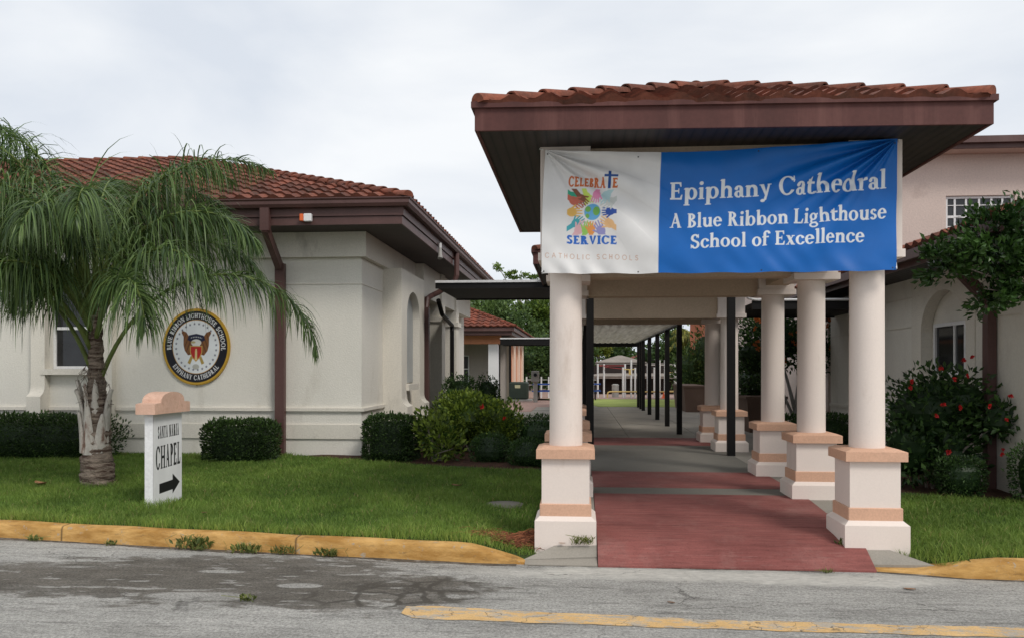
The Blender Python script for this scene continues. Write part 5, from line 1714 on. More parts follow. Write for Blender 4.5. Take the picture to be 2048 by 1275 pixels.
def seal():
    cx, cz, rx, rz, Y = -6.665, 2.085, 0.605, 0.665, 13.962
    t = thing('school_seal', (cx, 14.0, cz), 'round school seal with an eagle, black ring and gold rim on the cream wall', 'plaque')
    n = 64
    # rim disc with thickness
    d = MB()
    ring = [(cx + rx * math.cos(2 * PI * k / n), cz + rz * math.sin(2 * PI * k / n)) for k in range(n)]
    d.prism(ring, 'y', Y + 0.004, 13.999)
    d.build('rim', surf('gold_paint', (0.50, 0.30, 0.035), 0.5, 0.08, 2), t)
    def paint(X, Y2, C):
        r = np.hypot(X, Y2)
        C[:] = (0.52, 0.31, 0.035)
        def put(m, c): C[m] = c
        blk = (0.008, 0.008, 0.014); wh = (0.70, 0.73, 0.75)
        put(r < .93, blk)
        lt = (0.80, 0.81, 0.82)
        put(arc_text(X, Y2, 'BLUE RIBBON LIGHTHOUSE SCHOOL', 0, 0, .745, 186, -6, .125, True, w=.17, t=.09, s=.06, h=.07, gap=.16), lt)
        put(arc_text(X, Y2, 'EPIPHANY CATHEDRAL', 0, 0, .865, 217, 323, .125, False, w=.17, t=.09, s=.06, h=.07, gap=.16), lt)
        put(r < .705, (0.52, 0.30, 0.10)); put(r < .69, wh)
        for k in range(28):
            a = 2 * PI * k / 28 + .1
            sx, sy = .60 * math.cos(a), .60 * math.sin(a)
            ang = np.arctan2(Y2 - sy, X - sx); rr = np.hypot(X - sx, Y2 - sy)
            put(rr < .036 * (0.62 + .38 * np.cos(5 * (ang - PI / 2))), (0.02, 0.025, 0.08))
        br = (0.20, 0.085, 0.03); br2 = (0.11, 0.045, 0.018)
        for sgn in (-1, 1):
            Xs = X * sgn
            wing = g_P([(.10, .20), (.18, .22), (.30, .38), (.42, .42), (.44, .36), (.38, .26), (.38, .05), (.34, -.10), (.24, -.22), (.12, -.20)])(Xs, Y2)
            put(wing, br)
            put(wing & (np.sin(Xs * 60 + Y2 * 25) > .5), br2)
            put(g_P([(.08, -.25), (.16, -.24), (.25, -.42), (.17, -.46)])(Xs, Y2), (0.38, 0.27, 0.07))
        put(((X / .10) ** 2 + ((Y2 + .52) / .07) ** 2 < 1), (0.42, 0.42, 0.38))
        put(g_P([(-.26, .18), (-.22, .30), (0, .345), (.22, .30), (.26, .18), (.18, .14), (0, .20), (-.18, .14)])(X, Y2), (0.012, 0.016, 0.045))
        put((np.abs(X) < .17) & (np.abs(Y2 - .258 + X * X) < .016) & (np.sin(X * 120) > -.2), (0.42, 0.43, 0.45))
        put((X / .15) ** 2 + ((Y2 - .11) / .09) ** 2 < 1, (0.66, 0.66, 0.62))
        put(((X + .09) / .07) ** 2 + ((Y2 - .12) / .03) ** 2 < 1, (0.45, 0.38, 0.18))
        sh = g_P([(-.185, .03), (.185, .03), (.185, -.15), (.12, -.28), (0, -.39), (-.12, -.28), (-.185, -.15)])(X, Y2)
        put(sh, (0.50, 0.33, 0.09))
        put(g_P([(-.16, .005), (.16, .005), (.16, -.145), (.10, -.265), (0, -.36), (-.10, -.265), (-.16, -.145)])(X, Y2), (0.42, 0.022, 0.018))
        put((np.abs(X) < .032 - .02 * (Y2 + .2)) & (Y2 < -.09) & (Y2 > -.34), (0.62, 0.50, 0.22))
        put((np.abs(X) < .022) & (Y2 > -.10) & (Y2 < -.05), (0.62, 0.50, 0.22))
    m = 210
    xs = np.linspace(-1, 1, m)
    cols = grid_eval(m, m, -1, 1, -1, 1, paint, (0.5, 0.3, 0.04), 3).reshape(-1, 3)
    X, Y2 = np.meshgrid(xs, xs)
    keep = (np.hypot(X, Y2) <= 0.985)
    P = np.stack([cx + X * rx + Y2 * 0.012, np.full(X.shape, Y), cz + Y2 * rz + X * (-0.012)], -1).reshape(-1, 3)
    idx = np.arange(m * m).reshape(m, m)
    F = np.stack([idx[:-1, :-1], idx[:-1, 1:], idx[1:, 1:], idx[1:, :-1]], -1).reshape(-1, 4)
    kf = keep.reshape(-1)[F].all(axis=1)
    mb = MB(); mb.add(P, F[kf])
    mb.build('printed_face', print_mat('seal_print', 0.4), t, smooth=True, cols=cols)
    b = MB()
    for zz in (cz + rz + .0, cz - rz - 0.012): b.box(cx - .012, cx + .012, 13.985, 13.999, zz, zz + .02)
    b.build('screw', M['grey_metal'], t)

def chapel_sign():
    x0, x1, y0, y1 = -4.735, -4.637, 8.70, 9.35
    zb, zt = 0.13, 1.205
    t = thing('chapel_sign', (-4.66, 9.0, 0.17), 'white upright sign with black lettering, an arrow and a peach cap on the lawn', 'sign')
    MB().box(x0, x1 - .004, y0, y1, zb, zt).build('board', M['white_paint'], t)
    def paint(X, Y, C):
        C[:] = (0.78, 0.78, 0.78)
        blk = (0.012, 0.012, 0.013)
        kw = dict(w=.30, t=.12, s=.10, h=.075, gap=.10)
        C[text_mask(X, Y, 'SANTA MARIA', .10, .58, .78, .79, .135, **kw)] = blk
        C[text_mask(X, Y, 'CHAPEL', .055, .615, .44, .455, .255, w=.24, t=.10, s=.085, h=.055, gap=.08)] = blk
        C[g_P([(.13, .17), (.43, .18), (.43, .13), (.60, .245), (.43, .36), (.43, .29), (.13, .28)])(X, Y)] = blk
    nx, ny = 190, 300
    cols = grid_eval(nx, ny, 0, y1 - y0, 0, zt - .15, paint, (0.78, 0.78, 0.78), 3).reshape(-1, 3)
    U, V = np.meshgrid(np.linspace(y0, y1, nx), np.linspace(.15, zt, ny))
    P = np.stack([np.full(U.shape, x1), U, V], -1).reshape(-1, 3)
    idx = np.arange(nx * ny).reshape(ny, nx)
    F = np.stack([idx[:-1, :-1], idx[:-1, 1:], idx[1:, 1:], idx[1:, :-1]], -1).reshape(-1, 4)
    mb = MB(); mb.add(P, F)
    mb.build('lettered_face', print_mat('sign_print', 0.6, 70, 0.1), t, smooth=True, cols=cols)
    prof = [(y0 - .08, zt + .002), (y1 + .08, zt + .002), (y1 + .08, zt + .115)]
    ya, yb = y1 + .0, y0 - .0
    prof.append((y1 + .02, zt + .122))
    for k in range(0, 13):
        a = PI * k / 12
        c = (y0 + y1) / 2
        prof.append((c + .27 * math.cos(a), zt + .125 + .115 * math.sin(a) ** 0.8))
    prof += [(y0 - .02, zt + .122), (y0 - .08, zt + .115)]
    c = MB(); c.prism(prof, 'x', x0 - .06, x1 + .06)
    c.build('cap', surf('peach_board', (0.68, 0.44, 0.33), 0.85, 0.12, 4, 90, 0.5, 0.006, stain=((0.5, 0.28, 0.2), 0.5, 0.8, 12)), t, smooth=True, angle=25)

def utility_cover():
    m = MB()
    m.lathe(-0.86, 9.35, [(0.23, 0.10), (0.23, 0.172), (0.215, 0.179), (0.0001, 0.181)], 28)
    o = m.build('utility_cover', M['concrete_dark'], None, org=(-0.86, 9.35, 0.18), smooth=True, angle=30)
    tag(o, 'round grey concrete cover set in the lawn near the left column', 'cover')
# ================================================================== plants
def unit(a):
    return a / (np.linalg.norm(a, axis=1, keepdims=True) + 1e-9)

def leaves(mb, P, D, size, wid, rng, jit=0.5, rnd=None, fold=0.18):
    """one folded leaf (4 corners, 2 faces) at each point P, pointing roughly along D"""
    n = len(P)
    D = unit(D + rng.normal(0, jit, (n, 3)))
    S = unit(np.cross(D, rng.normal(0, 1, (n, 3))))
    Nn = np.cross(S, D)
    L = size * rng.uniform(0.65, 1.25, (n, 1)); W = L * wid
    a = P; b = P + D * L * 0.5 + S * W * 0.5 + Nn * L * fold * 0.5
    c = P + D * L; d = P + D * L * 0.5 - S * W * 0.5 + Nn * L * fold * 0.5
    V = np.stack([a, b, c, d], 1).reshape(-1, 3)
    k = np.arange(n) * 4
    F = np.concatenate((np.stack([k, k + 1, k + 2], 1), np.stack([k, k + 2, k + 3], 1)))
    r = rng.random(n) if rnd is None else rnd
    mb.add(V, F, np.concatenate((r, r)))

def lump(P, seed, scale, amp):
    """cheap smooth bumpiness for crown outlines"""
    o = seed * 1.7
    return amp * (np.sin(P[:, 0] * scale + o) * np.cos(P[:, 1] * scale * 1.1 + o * 2) + np.sin(P[:, 2] * scale * 1.3 + o * 3) * 0.7)

def ball_mesh(mb, c, r, seed, amp=0.1, nu=18, nv=10, pw=1.0):
    V = []
    for j in range(nv + 1):
        ph = -PI / 2 + PI * j / nv
        for i in range(nu):
            th = 2 * PI * i / nu
            d = np.array((math.cos(ph) * math.cos(th), math.cos(ph) * math.sin(th), math.sin(ph)))
            if pw != 1.0: d = np.sign(d) * np.abs(d) ** pw
            V.append(d)
    V = np.array(V)
    V = V * (1 + lump(V, seed, 3.0, amp))[:, None] * np.array(r) + np.array(c)
    idx = np.arange((nv + 1) * nu).reshape(nv + 1, nu)
    nx = np.roll(idx, -1, 1)
    F = np.stack([idx[:-1], nx[:-1], nx[1:], idx[1:]], -1).reshape(-1, 4)
    mb.add(V, F, 0.15)

def shell(n, c, r, seed, rng, pw=0.8, amp=0.08, inner=0.25, zmin=None, power=1.0):
    if pw < 0.95:
        # even cover of a rounded box: points on the box faces pushed onto the superellipsoid
        A = np.array((r[1] * r[2], r[0] * r[2], r[0] * r[1])); A = A / A.sum()
        ax = rng.choice(3, n, p=A)
        q = rng.uniform(-1, 1, (n, 3)); q[np.arange(n), ax] = rng.choice((-1.0, 1.0), n)
        e = 2 / pw
        q = q / ((np.abs(q) ** e).sum(axis=1) ** (1 / e))[:, None]
        d = unit(np.sign(q) * np.abs(q) ** (e - 1) / np.array(r))
    else:
        d = unit(rng.normal(0, 1, (n, 3)))
        q = d.copy()
    k = (1 + lump(q, seed, 3.0, amp)) * (1 - inner * rng.random(n) ** 1.6 + 0.05 * rng.random(n))
    P = q * k[:, None] * np.array(r) + np.array(c)
    if zmin is not None:
        m = P[:, 2] > zmin
        P, d = P[m], d[m]
    return P, d

def hedge(name, label, c, r, n, size, mat, seed, cat='hedge', group=None, pw=0.55, core=0.80, wid=0.55):
    rng = np.random.default_rng(seed)
    mb = MB()
    ball_mesh(mb, c, tuple(q * core for q in r), seed, 0.04, pw=pw)
    P, D = shell(n, c, r, seed, rng, pw, 0.045, 0.18, zmin=c[2] - r[2] + 0.0)
    leaves(mb, P, D + np.array((0, 0, 0.25)), size, wid, rng, 0.6)
    # sprigs that stick out of the clipping line
    P, D = shell(n // 14, c, tuple(q * 1.04 for q in r), seed + 1, rng, pw, 0.05, 0.04, zmin=c[2])
    leaves(mb, P, D + np.array((0, 0, 0.8)), size * 1.4, wid * 0.8, rng, 0.35, rnd=rng.uniform(0.6, 1, len(P)))
    o = mb.build(name, M[mat], None, org=(c[0], c[1], max(0.2, c[2] - r[2])))
    return tag(o, label, cat, group)

def flower_mesh(parent, mat, size=0.05, petals=6, seed=1):
    rng = np.random.default_rng(seed)
    mb = MB()
    o = ORG[parent.name]
    for k in range(petals):
        a = 2 * PI * k / petals
        D = np.array([[math.cos(a), -0.55 + 0.3 * math.sin(a * 3), math.sin(a)]])
        leaves(mb, np.array([o], dtype=float), D, size, 0.85, rng, 0.15)
    mb.tube([o, (o[0], o[1] - size * 0.7, o[2])], [size * 0.12, size * 0.05], 5)
    return mb.build('flower', M[mat], parent)

def bush(name, label, clumps, n, size, mat, seed, base, wid=0.52, stems=6, flowers=None, group=None, jit=0.5, cat='shrub', fsize=0.055, inner=0.55, core=0.62, up=0.5):
    rng = np.random.default_rng(seed)
    t = thing(name, base, label, cat, group)
    mb = MB()
    tot = sum(r[0] * r[1] + r[1] * r[2] + r[0] * r[2] for c, r in clumps)
    for i, (c, r) in enumerate(clumps):
        k = int(n * (r[0] * r[1] + r[1] * r[2] + r[0] * r[2]) / tot)
        if core: ball_mesh(mb, c, tuple(q * core for q in r), seed + i, 0.18, 14, 8)
        P, D = shell(k, c, r, seed + i, rng, 0.95, 0.16, inner, zmin=base[2])
        leaves(mb, P, D + np.array((0, 0, up)), size, wid, rng, jit)
    mb.build('foliage', M[mat], t)
    s = MB()
    rr = random.Random(seed)
    for k in range(stems):
        c, r = clumps[k % len(clumps)]
        q = (c[0] + rr.uniform(-.5, .5) * r[0], c[1] + rr.uniform(-.5, .5) * r[1], c[2] + rr.uniform(-.2, .5) * r[2])
        b = (base[0] + rr.uniform(-.08, .08), base[1] + rr.uniform(-.08, .08), base[2] - 0.05)
        m = ((b[0] * 1.3 + q[0] * .7) / 2 + rr.uniform(-.05, .05), (b[1] + q[1]) / 2, (b[2] + q[2]) / 2 + 0.05)
        s.tube([b, m, q], [0.018, 0.013, 0.006], 6)
    if s.n: s.build('stem', M['wood_grey'], t)
    if flowers:
        f0 = flower_mesh(t, flowers[0], fsize, 6, seed)
        for i, p in enumerate(flowers[1]):
            f = f0 if i == 0 else f0.copy()
            if i: COL.objects.link(f); f.parent = t
            f.location = (p[0] - base[0], p[1] - base[1], p[2] - base[2])
            f.rotation_euler = (rr.uniform(-.5, .5), rr.uniform(0, 6), rr.uniform(-.7, .7))
            q = rr.uniform(.75, 1.25); f.scale = (q, q, q)
    return t

def tree(name, label, base, trunk, clumps, n, size, mat, seed, group=None, wid=0.5, cat='tree', core=0.0, inner=0.6, trunk_r=0.12, limbs=True, tmat='wood_grey'):
    rng = np.random.default_rng(seed)
    t = thing(name, base, label, cat, group)
    mb = MB()
    tot = sum(r[0] * r[2] for c, r in clumps)
    for i, (c, r) in enumerate(clumps):
        k = int(n * r[0] * r[2] / tot)
        if core: ball_mesh(mb, c, tuple(q * core for q in r), seed + i, 0.2, 12, 8)
        # sub-clusters inside each clump give light and dark lobes
        m = max(5, k // 90)
        C, _ = shell(m, c, tuple(q * 0.86 for q in r), seed + i, rng, 1.0, 0.2, 0.5)
        cl = rng.integers(0, m, k)
        P = C[cl] + rng.normal(0, 1, (k, 3)) * np.array(r) * 0.17
        D = unit(P - np.array(c)) + np.array((0, 0, 0.3))
        br = np.clip(rng.random(m)[cl] * 0.6 + rng.random(k) * 0.4, 0, 1)
        leaves(mb, P, D, size, wid, rng, 0.6, rnd=br)
    mb.build('crown', M[mat], t)
    s = MB()
    s.tube(trunk, [trunk_r * (1 - 0.55 * i / max(1, len(trunk) - 1)) for i in range(len(trunk))], 10)
    if limbs:
        for c, r in clumps:
            a = Vector(trunk[-1]) * 0.6 + Vector(trunk[-2]) * 0.4
            q = Vector(c) + Vector((0, 0, r[2] * 0.2))
            mpt = (a + q) / 2 + Vector((0, 0, -0.06 * (q - a).length))
            s.tube([tuple(a), tuple(mpt), tuple(q)], [trunk_r * 0.4, trunk_r * 0.28, trunk_r * 0.1], 6)
    s.build('trunk', M[tmat], t, smooth=True)
    return t

# ------------------------------------------------------------------ queen palm
def frond(parent, p0, az, el, L, droop, seed, nl=190, leaf_len=0.62, dens_w=0.0185, mat='palm', start=0.2, hang=1.0, twist=0.0):
    rng = np.random.default_rng(seed)
    K = 22
    pts = [np.array(p0, float)]; dirs = []
    ds = L / K
    for i in range(K):
        s = (i + .5) / K
        e = R(el) - R(droop) * s ** 1.5
        a = R(az) + R(twist) * s
        d = np.array((math.cos(a) * math.cos(e), math.sin(a) * math.cos(e), math.sin(e)))
        dirs.append(d); pts.append(pts[-1] + d * ds)
    dirs.append(dirs[-1])
    pts = np.array(pts); dirs = np.array(dirs)
    S = np.linspace(start, 0.995, nl)
    idx = S * K; i0 = np.minimum(idx.astype(int), K - 1); fr = (idx - i0)[:, None]
    P = pts[i0] * (1 - fr) + pts[i0 + 1] * fr
    T = unit(dirs[i0] * (1 - fr) + dirs[i0 + 1] * fr)
    side = unit(np.cross(T, np.array((0, 0, 1.0))) + 1e-6)
    upv = np.cross(side, T)
    mb = MB()
    for sg in (-1, 1):
        prof = np.clip(np.sin(PI * np.clip((S - start) / (1 - start) * 0.86 + 0.14, 0, 1)) ** 0.6, 0.25, 1)
        ln = leaf_len * prof * rng.uniform(0.62, 1.25, nl)
        d = sg * side * rng.uniform(0.35, 0.95, (nl, 1)) + T * rng.uniform(0.3, 0.85, (nl, 1)) + upv * rng.normal(0.55, 0.6, (nl, 1))
        d = unit(d)
        segs = 5
        w = dens_w * rng.uniform(0.7, 1.15, nl)
        cur = P.copy()
        rowsA, rowsB = [], []
        g = rng.uniform(0.32, 0.85, nl)[:, None] * hang
        lat = unit(np.cross(d, np.array((0, 0, 1.0)) + rng.normal(0, .5, (nl, 3))))
        for k in range(segs + 1):
            ww = (w * (1 - (k / segs) ** 2.2) * (0.7 if k == 0 else 1.0) + 0.0008)[:, None]
            rowsA.append(cur - lat * ww / 2); rowsB.append(cur + lat * ww / 2)
            d = unit(d + np.array((0, 0, -1.0)) * g)
            cur = cur + d * (ln / segs)[:, None]
        A = np.stack(rowsA, 1); B = np.stack(rowsB, 1)
        V = np.stack([A, B], 2).reshape(-1, 3)            # leaf, seg, 2
        st = (segs + 1) * 2
        base = np.arange(nl) * st
        Fs = []
        for k in range(segs):
            a = base + k * 2
            Fs.append(np.stack([a, a + 1, a + 3, a + 2], 1))
        rn = rng.random(nl)
        mb.add(V, np.concatenate(Fs), np.tile(rn, segs))
    o = mb.build('frond', M[mat], parent, smooth=True)
    tb = MB()
    rad = [0.034 * (1 - 0.86 * (i / K) ** 0.8) for i in range(K + 1)]
    tb.tube([tuple(p) for p in pts], rad, 7)
    tb.build('stalk', M['rachis'], o, smooth=True)
    return o

def palm():
    bx, by = -6.24, 10.3
    t = thing('palm_tree', (bx, by, 0.2), 'queen palm with drooping feathery fronds on the lawn in front of the cream wall', 'palm tree')
    tr = MB()
    rnd = random.Random(4)
    P = []; rad = []
    for i in range(70):
        s = i / 69
        z = 0.1 + 2.5 * s
        P.append((bx - 0.05 * s + 0.008 * math.sin(i), by + 0.03 * s, z))
        r0 = np.interp(z, [0.1, 0.3, 0.55, 0.62, 0.9, 1.25, 1.6, 2.1, 2.6], [0.225, 0.205, 0.20, 0.165, 0.165, 0.14, 0.10, 0.085, 0.07])
        rad.append(float(r0) * (1 + (0.055 if i % 3 == 0 else -0.025) + 0.02 * rnd.uniform(-1, 1)))
    tr.tube(P, rad, 20)
    tr.build('trunk', M['bark'], t, smooth=True)
    # old leaf bases: grey split sheaths hugging the trunk
    boots = [(-95, 0.60, 1.28, 0.15, 0.075), (-35, 0.62, 1.10, 0.16, 0.10), (-150, 0.62, 1.15, 0.16, 0.11), (-60, 0.95, 1.55, 0.115, 0.05), (-125, 0.98, 1.5, 0.115, 0.05), (30, 0.6, 1.3, 0.15, 0.07), (100, 0.6, 1.25, 0.15, 0.08), (170, 0.65, 1.3, 0.15, 0.09), (-5, 0.6, 1.22, 0.155, 0.14), (-178, 0.75, 1.55, 0.15, 0.36), (-8, 0.75, 1.45, 0.15, 0.34), (-158, 0.9, 1.42, 0.14, 0.30)]
    for a, z0, z1, rr, out in boots:
        b = MB()
        ns = 9
        V = []
        for i in range(ns + 1):
            s = i / ns
            hw = R(20 if out > 0.25 else 33) * (1 - s) ** 0.7 + R(4)
            r = rr + 0.008 + out * 0.28 * s ** 2.6
            for k in range(5):
                an = R(a) + hw * (k / 2 - 1)
                bulge = 0.018 * (1 - abs(k / 2 - 1))
                V.append((bx - 0.03 + (r + bulge) * math.cos(an), by + (r + bulge) * math.sin(an), z0 + (z1 - z0) * s + (0.03 * rnd.uniform(-1, 1) if i == ns else 0)))
        off = len(V)
        V2 = [(bx - 0.03 + (v[0] - bx + 0.03) * 0.86, by + (v[1] - by) * 0.86, v[2]) for v in V]
        F = []
        for i in range(ns):
            for k in range(4):
                q = i * 5 + k
                F.append((q, q + 1, q + 6, q + 5)); F.append((off + q + 1, off + q, off + q + 5, off + q + 6))
            F.append((i * 5, i * 5 + 5, off + i * 5 + 5, off + i * 5)); F.append((i * 5 + 9, i * 5 + 4, off + i * 5 + 4, off + i * 5 + 9))
        F.append((ns * 5, ns * 5 + 4, off + ns * 5 + 4, off + ns * 5))
        b.add(V + V2, F)
        b.build('dry_leaf_base', M['boot'], t, smooth=True)
    fb = MB()
    for k in range(60):
        a = rnd.uniform(-170, 10); z = rnd.uniform(1.25, 1.75); r = 0.13
        x = bx - .04 + r * math.cos(R(a)); y = by + r * math.sin(R(a))
        fb.tube([(x, y, z), (x + rnd.uniform(-.05, .09), y - rnd.uniform(0, .05), z + rnd.uniform(-.1, .1)), (x + rnd.uniform(-.08, .14), y - rnd.uniform(0, .08), z - rnd.uniform(0, .16))], 0.003, 4, cap=False)
    fb.build('fibre', M['bark'], t)
    c = (bx - 0.05, by + 0.02)
    F = [  # azimuth, elevation, length, droop, start height, leaf length
        (3, 69, 4.05, 160, 1.5, 0.70), (178, 66, 3.5, 140, 1.7, 0.9), (-120, 64, 2.7, 142, 1.95, 0.85),
        (28, 70, 2.8, 138, 2.3, 0.8), (52, 74, 3.0, 124, 2.45, 0.75), 
        (-132, 64, 2.9, 142, 2.2, 0.9), (150, 70, 3.5, 112, 2.4, 0.8), (118, 76, 3.6, 96, 2.5, 0.7), (80, 78, 3.5, 112, 2.5, 0.75),
        (192, 76, 4.1, 96, 2.5, 0.72), (8, 76, 2.9, 142, 2.5, 0.8), (-78, 76, 2.8, 142, 2.4, 0.85), (-42, 56, 2.4, 142, 2.1, 0.85), 
        (-165, 50, 3.1, 124, 2.1, 0.9), (-100, 60, 2.5, 150, 2.2, .9), (225, 72, 3.0, 138, 2.3, 0.85), (-60, 80, 2.9, 146, 2.45, .8), (110, 70, 3.2, 124, 2.4, .8), (207, 66, 3.4, 130, 2.3, 0.85), (-24, 68, 2.7, 150, 2.2, 0.8), (162, 64, 3.3, 122, 2.2, .85), (172, 80, 4.0, 88, 2.55, 0.68), (135, 56, 3.2, 124, 2.2, 0.85), (186, 70, 4.0, 108, 2.5, 0.75),
        (60, 82, 3.6, 104, 2.55, .65), (22, 84, 3.4, 112, 2.55, .65), (40, 74, 3.0, 120, 2.5, .7), (-110, 78, 3.0, 130, 2.4, .8), (215, 80, 3.8, 100, 2.55, .7)]
    for i, (az, el, L, dr, z0, ll) in enumerate(F):
        a = R(az)
        frond(t, (c[0] + 0.05 * math.cos(a), c[1] + 0.05 * math.sin(a), z0), az, el, L, dr, 100 + i, nl=195 if L > 3.3 else 165, leaf_len=ll, start=0.27, twist=random.Random(i).uniform(-26, 26))
    sp = MB(); sp.tube([(c[0], c[1], 2.5), (c[0] + .02, c[1], 3.0), (c[0] + .08, c[1] + .05, 3.5)], [0.03, 0.018, 0.005], 7)
    sp.build('spear_leaf', M['rachis'], t, smooth=True)

def far_palm():
    t = thing('palm_tree', (6.7, 50, 0.3), 'distant yellow green palm seen beside the black canopy posts', 'palm tree')
    MB().tube([(6.7, 50, 0.1), (6.75, 50, 3.3)], [0.22, 0.16], 10).build('trunk', M['bark'], t)
    for i in range(16):
        az = i * 360 / 16 + 7
        frond(t, (6.75, 50, 3.3), az, 62 - (i % 3) * 22, 1.9, 105, 300 + i, nl=44, leaf_len=0.5, dens_w=0.07, mat='far_palm', start=0.15)

# ------------------------------------------------------------------ grass
BED_L = [(-5.1, 14.0), (-4.75, 13.75), (-4.0, 13.35), (-3.2, 13.05), (-2.1, 12.55), (-1.2, 12.2), (-0.45, 12.05), (-0.45, 17.2), (-3.3, 17.2), (-3.72, 15.5), (-3.74, 14.0)]
BED_R = [(3.1, 10.35), (3.7, 10.1), (4.3, 9.98), (5.0, 9.72), (7, 9.2), (10, 9.0), (10, 10.1), (5.16, 10.1), (5.16, 17.5), (3.1, 13.3)]

def in_poly(x, y, poly):
    return g_P(poly)(x, y)

def lawn_z_arr(x, y):
    k = np.where(x < -0.48, np.interp(x, [p[0] for p in KERB_L], [p[1] for p in KERB_L]), np.interp(x, [p[0] for p in KERB_R], [p[1] for p in KERB_R]))
    h = np.where(x < -0.48, np.interp(x, [p[0] for p in KL_H], [p[1] for p in KL_H]), np.interp(x, [p[0] for p in KR_H], [p[1] for p in KR_H])) - 0.01
    d = np.maximum(y - k, 0)
    zz = h + (0.20 - h) * np.minimum(1, d / 3.2) ** 0.8 + 0.012 * np.sin(x * 2.1 + y * 1.3) * np.minimum(1, d)
    zz = zz + np.where(x > 2.46, 0.075 * np.exp(-((x - 2.6) / 0.6) ** 2 - ((y - 7.7) / 0.35) ** 2), np.where(x < 0.2, 0.05 * np.exp(-((x + 0.1) / 0.5) ** 2 - ((y - 7.7) / 0.3) ** 2), 0))
    return zz, k

def grass():
    rng = np.random.default_rng(42)
    xs, ys = [], []
    def scatter(n, x0, x1, y0, y1):
        x = rng.uniform(x0, x1, n); y = rng.uniform(y0, y1, n)
        return x, y
    parts = [scatter(360000, -10.5, -0.4, 7.2, 14.0), scatter(75000, 2.5, 6.2, 7.0, 10.5), scatter(12000, -16, -9, 8, 14), scatter(8000, 6, 11, 7, 10)]
    x = np.concatenate([p[0] for p in parts]); y = np.concatenate([p[1] for p in parts])
    z, k = lawn_z_arr(x, y)
    keep = (y > k + 0.155) & ~in_poly(x, y, BED_L) & ~in_poly(x, y, BED_R) & (y < 14.0)
    keep &= rng.random(len(x)) < np.clip((8.2 / y) ** 1.2, 0, 1)
    keep &= ~((x > -0.44) & (x < 3.08) & (y > 8.0))
    # apron triangles, pillars, cover, sign, palm
    keep &= ~in_poly(x, y, [(-0.56, 7.1), (-0.50, 7.34), (-0.18, 7.47), (0.2, 7.6), (0.3, 7.0)])
    keep &= ~in_poly(x, y, [(2.3, 7.0), (2.3, 8.0), (2.6, 8.0), (2.62, 7.48), (2.95, 7.28), (3.02, 7.18), (2.8, 7.0)])
    keep &= ~((np.abs(x + 0.13) < 0.28) & (np.abs(y - 7.70) < 0.28)) & ~((np.abs(x - 2.57) < 0.28) & (np.abs(y - 7.70) < 0.28))
    keep &= np.hypot(x + 0.86, y - 9.35) > 0.19
    keep &= ~((x > -4.73) & (x < -4.6) & (y > 8.7) & (y < 9.36))
    keep &= np.hypot(x + 6.24, y - 10.3) > 0.22
    keep &= ~((((x + 0.46) / 0.22) ** 2 + ((y - 7.58) / 0.09) ** 2 < 1) & (rng.random(len(x)) < 0.85))
    x, y, z, k = x[keep], y[keep], z[keep], k[keep]
    # patchy mowing height and colour
    pat = np.sin(x * 1.9 + 1.3 * np.sin(y * 1.1)) * np.sin(y * 2.3 + x * 0.7) * 0.5 + 0.5
    fine = np.sin(x * 7.7 + 2 * np.sin(y * 5.1)) * np.sin(y * 8.3) * 0.5 + 0.5
    n = len(x)
    edge = np.exp(-((y - k - 0.15) / 0.3) ** 2)
    h = (0.040 + 0.026 * pat + 0.020 * fine) * rng.uniform(0.55, 1.35, n) * (1 + 0.35 * edge)
    near = np.minimum(np.hypot(x + 4.66, y - 8.7), np.hypot(x + 6.24, y - 10.15))
    h *= 1 + 0.7 * np.exp(-(near / 0.22) ** 2)
    a = rng.uniform(0, 2 * PI, n)
    lean = rng.uniform(0.15, 1.05, n) * h
    w = rng.uniform(0.0035, 0.0075, n) * (y / 8.5)
    az = rng.uniform(0, 2 * PI, n)
    bx_, by_ = np.cos(az) * w / 2, np.sin(az) * w / 2
    z0 = z - 0.008
    A = np.stack([x - bx_, y - by_, z0], 1); B = np.stack([x + bx_, y + by_, z0], 1)
    mx_, my_ = x + np.cos(a) * lean * 0.35, y + np.sin(a) * lean * 0.35
    C = np.stack([mx_ + bx_ * .8, my_ + by_ * .8, z0 + h * 0.62], 1); Dm = np.stack([mx_ - bx_ * .8, my_ - by_ * .8, z0 + h * 0.62], 1)
    E = np.stack([x + np.cos(a) * lean, y + np.sin(a) * lean, z0 + h * np.where(lean > h * .8, 0.8, 1.0)], 1)
    V = np.stack([A, B, C, Dm, E], 1).reshape(-1, 3)
    q = np.arange(n) * 5
    r = np.clip(0.12 + 0.42 * rng.random(n) + 0.22 * pat + 0.14 * fine + 0.22 * edge - 0.1, 0, 1)
    r[rng.random(n) < 0.022] = 1.0
    mb = MB()
    mb.add(V, np.stack([q, q + 1, q + 2, q + 3], 1), r)
    b = np.stack([q + 3, q + 2, q + 4], 1) - 0
    mb.F.append(b); mb.RN.append(r)
    kind(mb.build('lawn_grass', M['grass']), 'stuff')

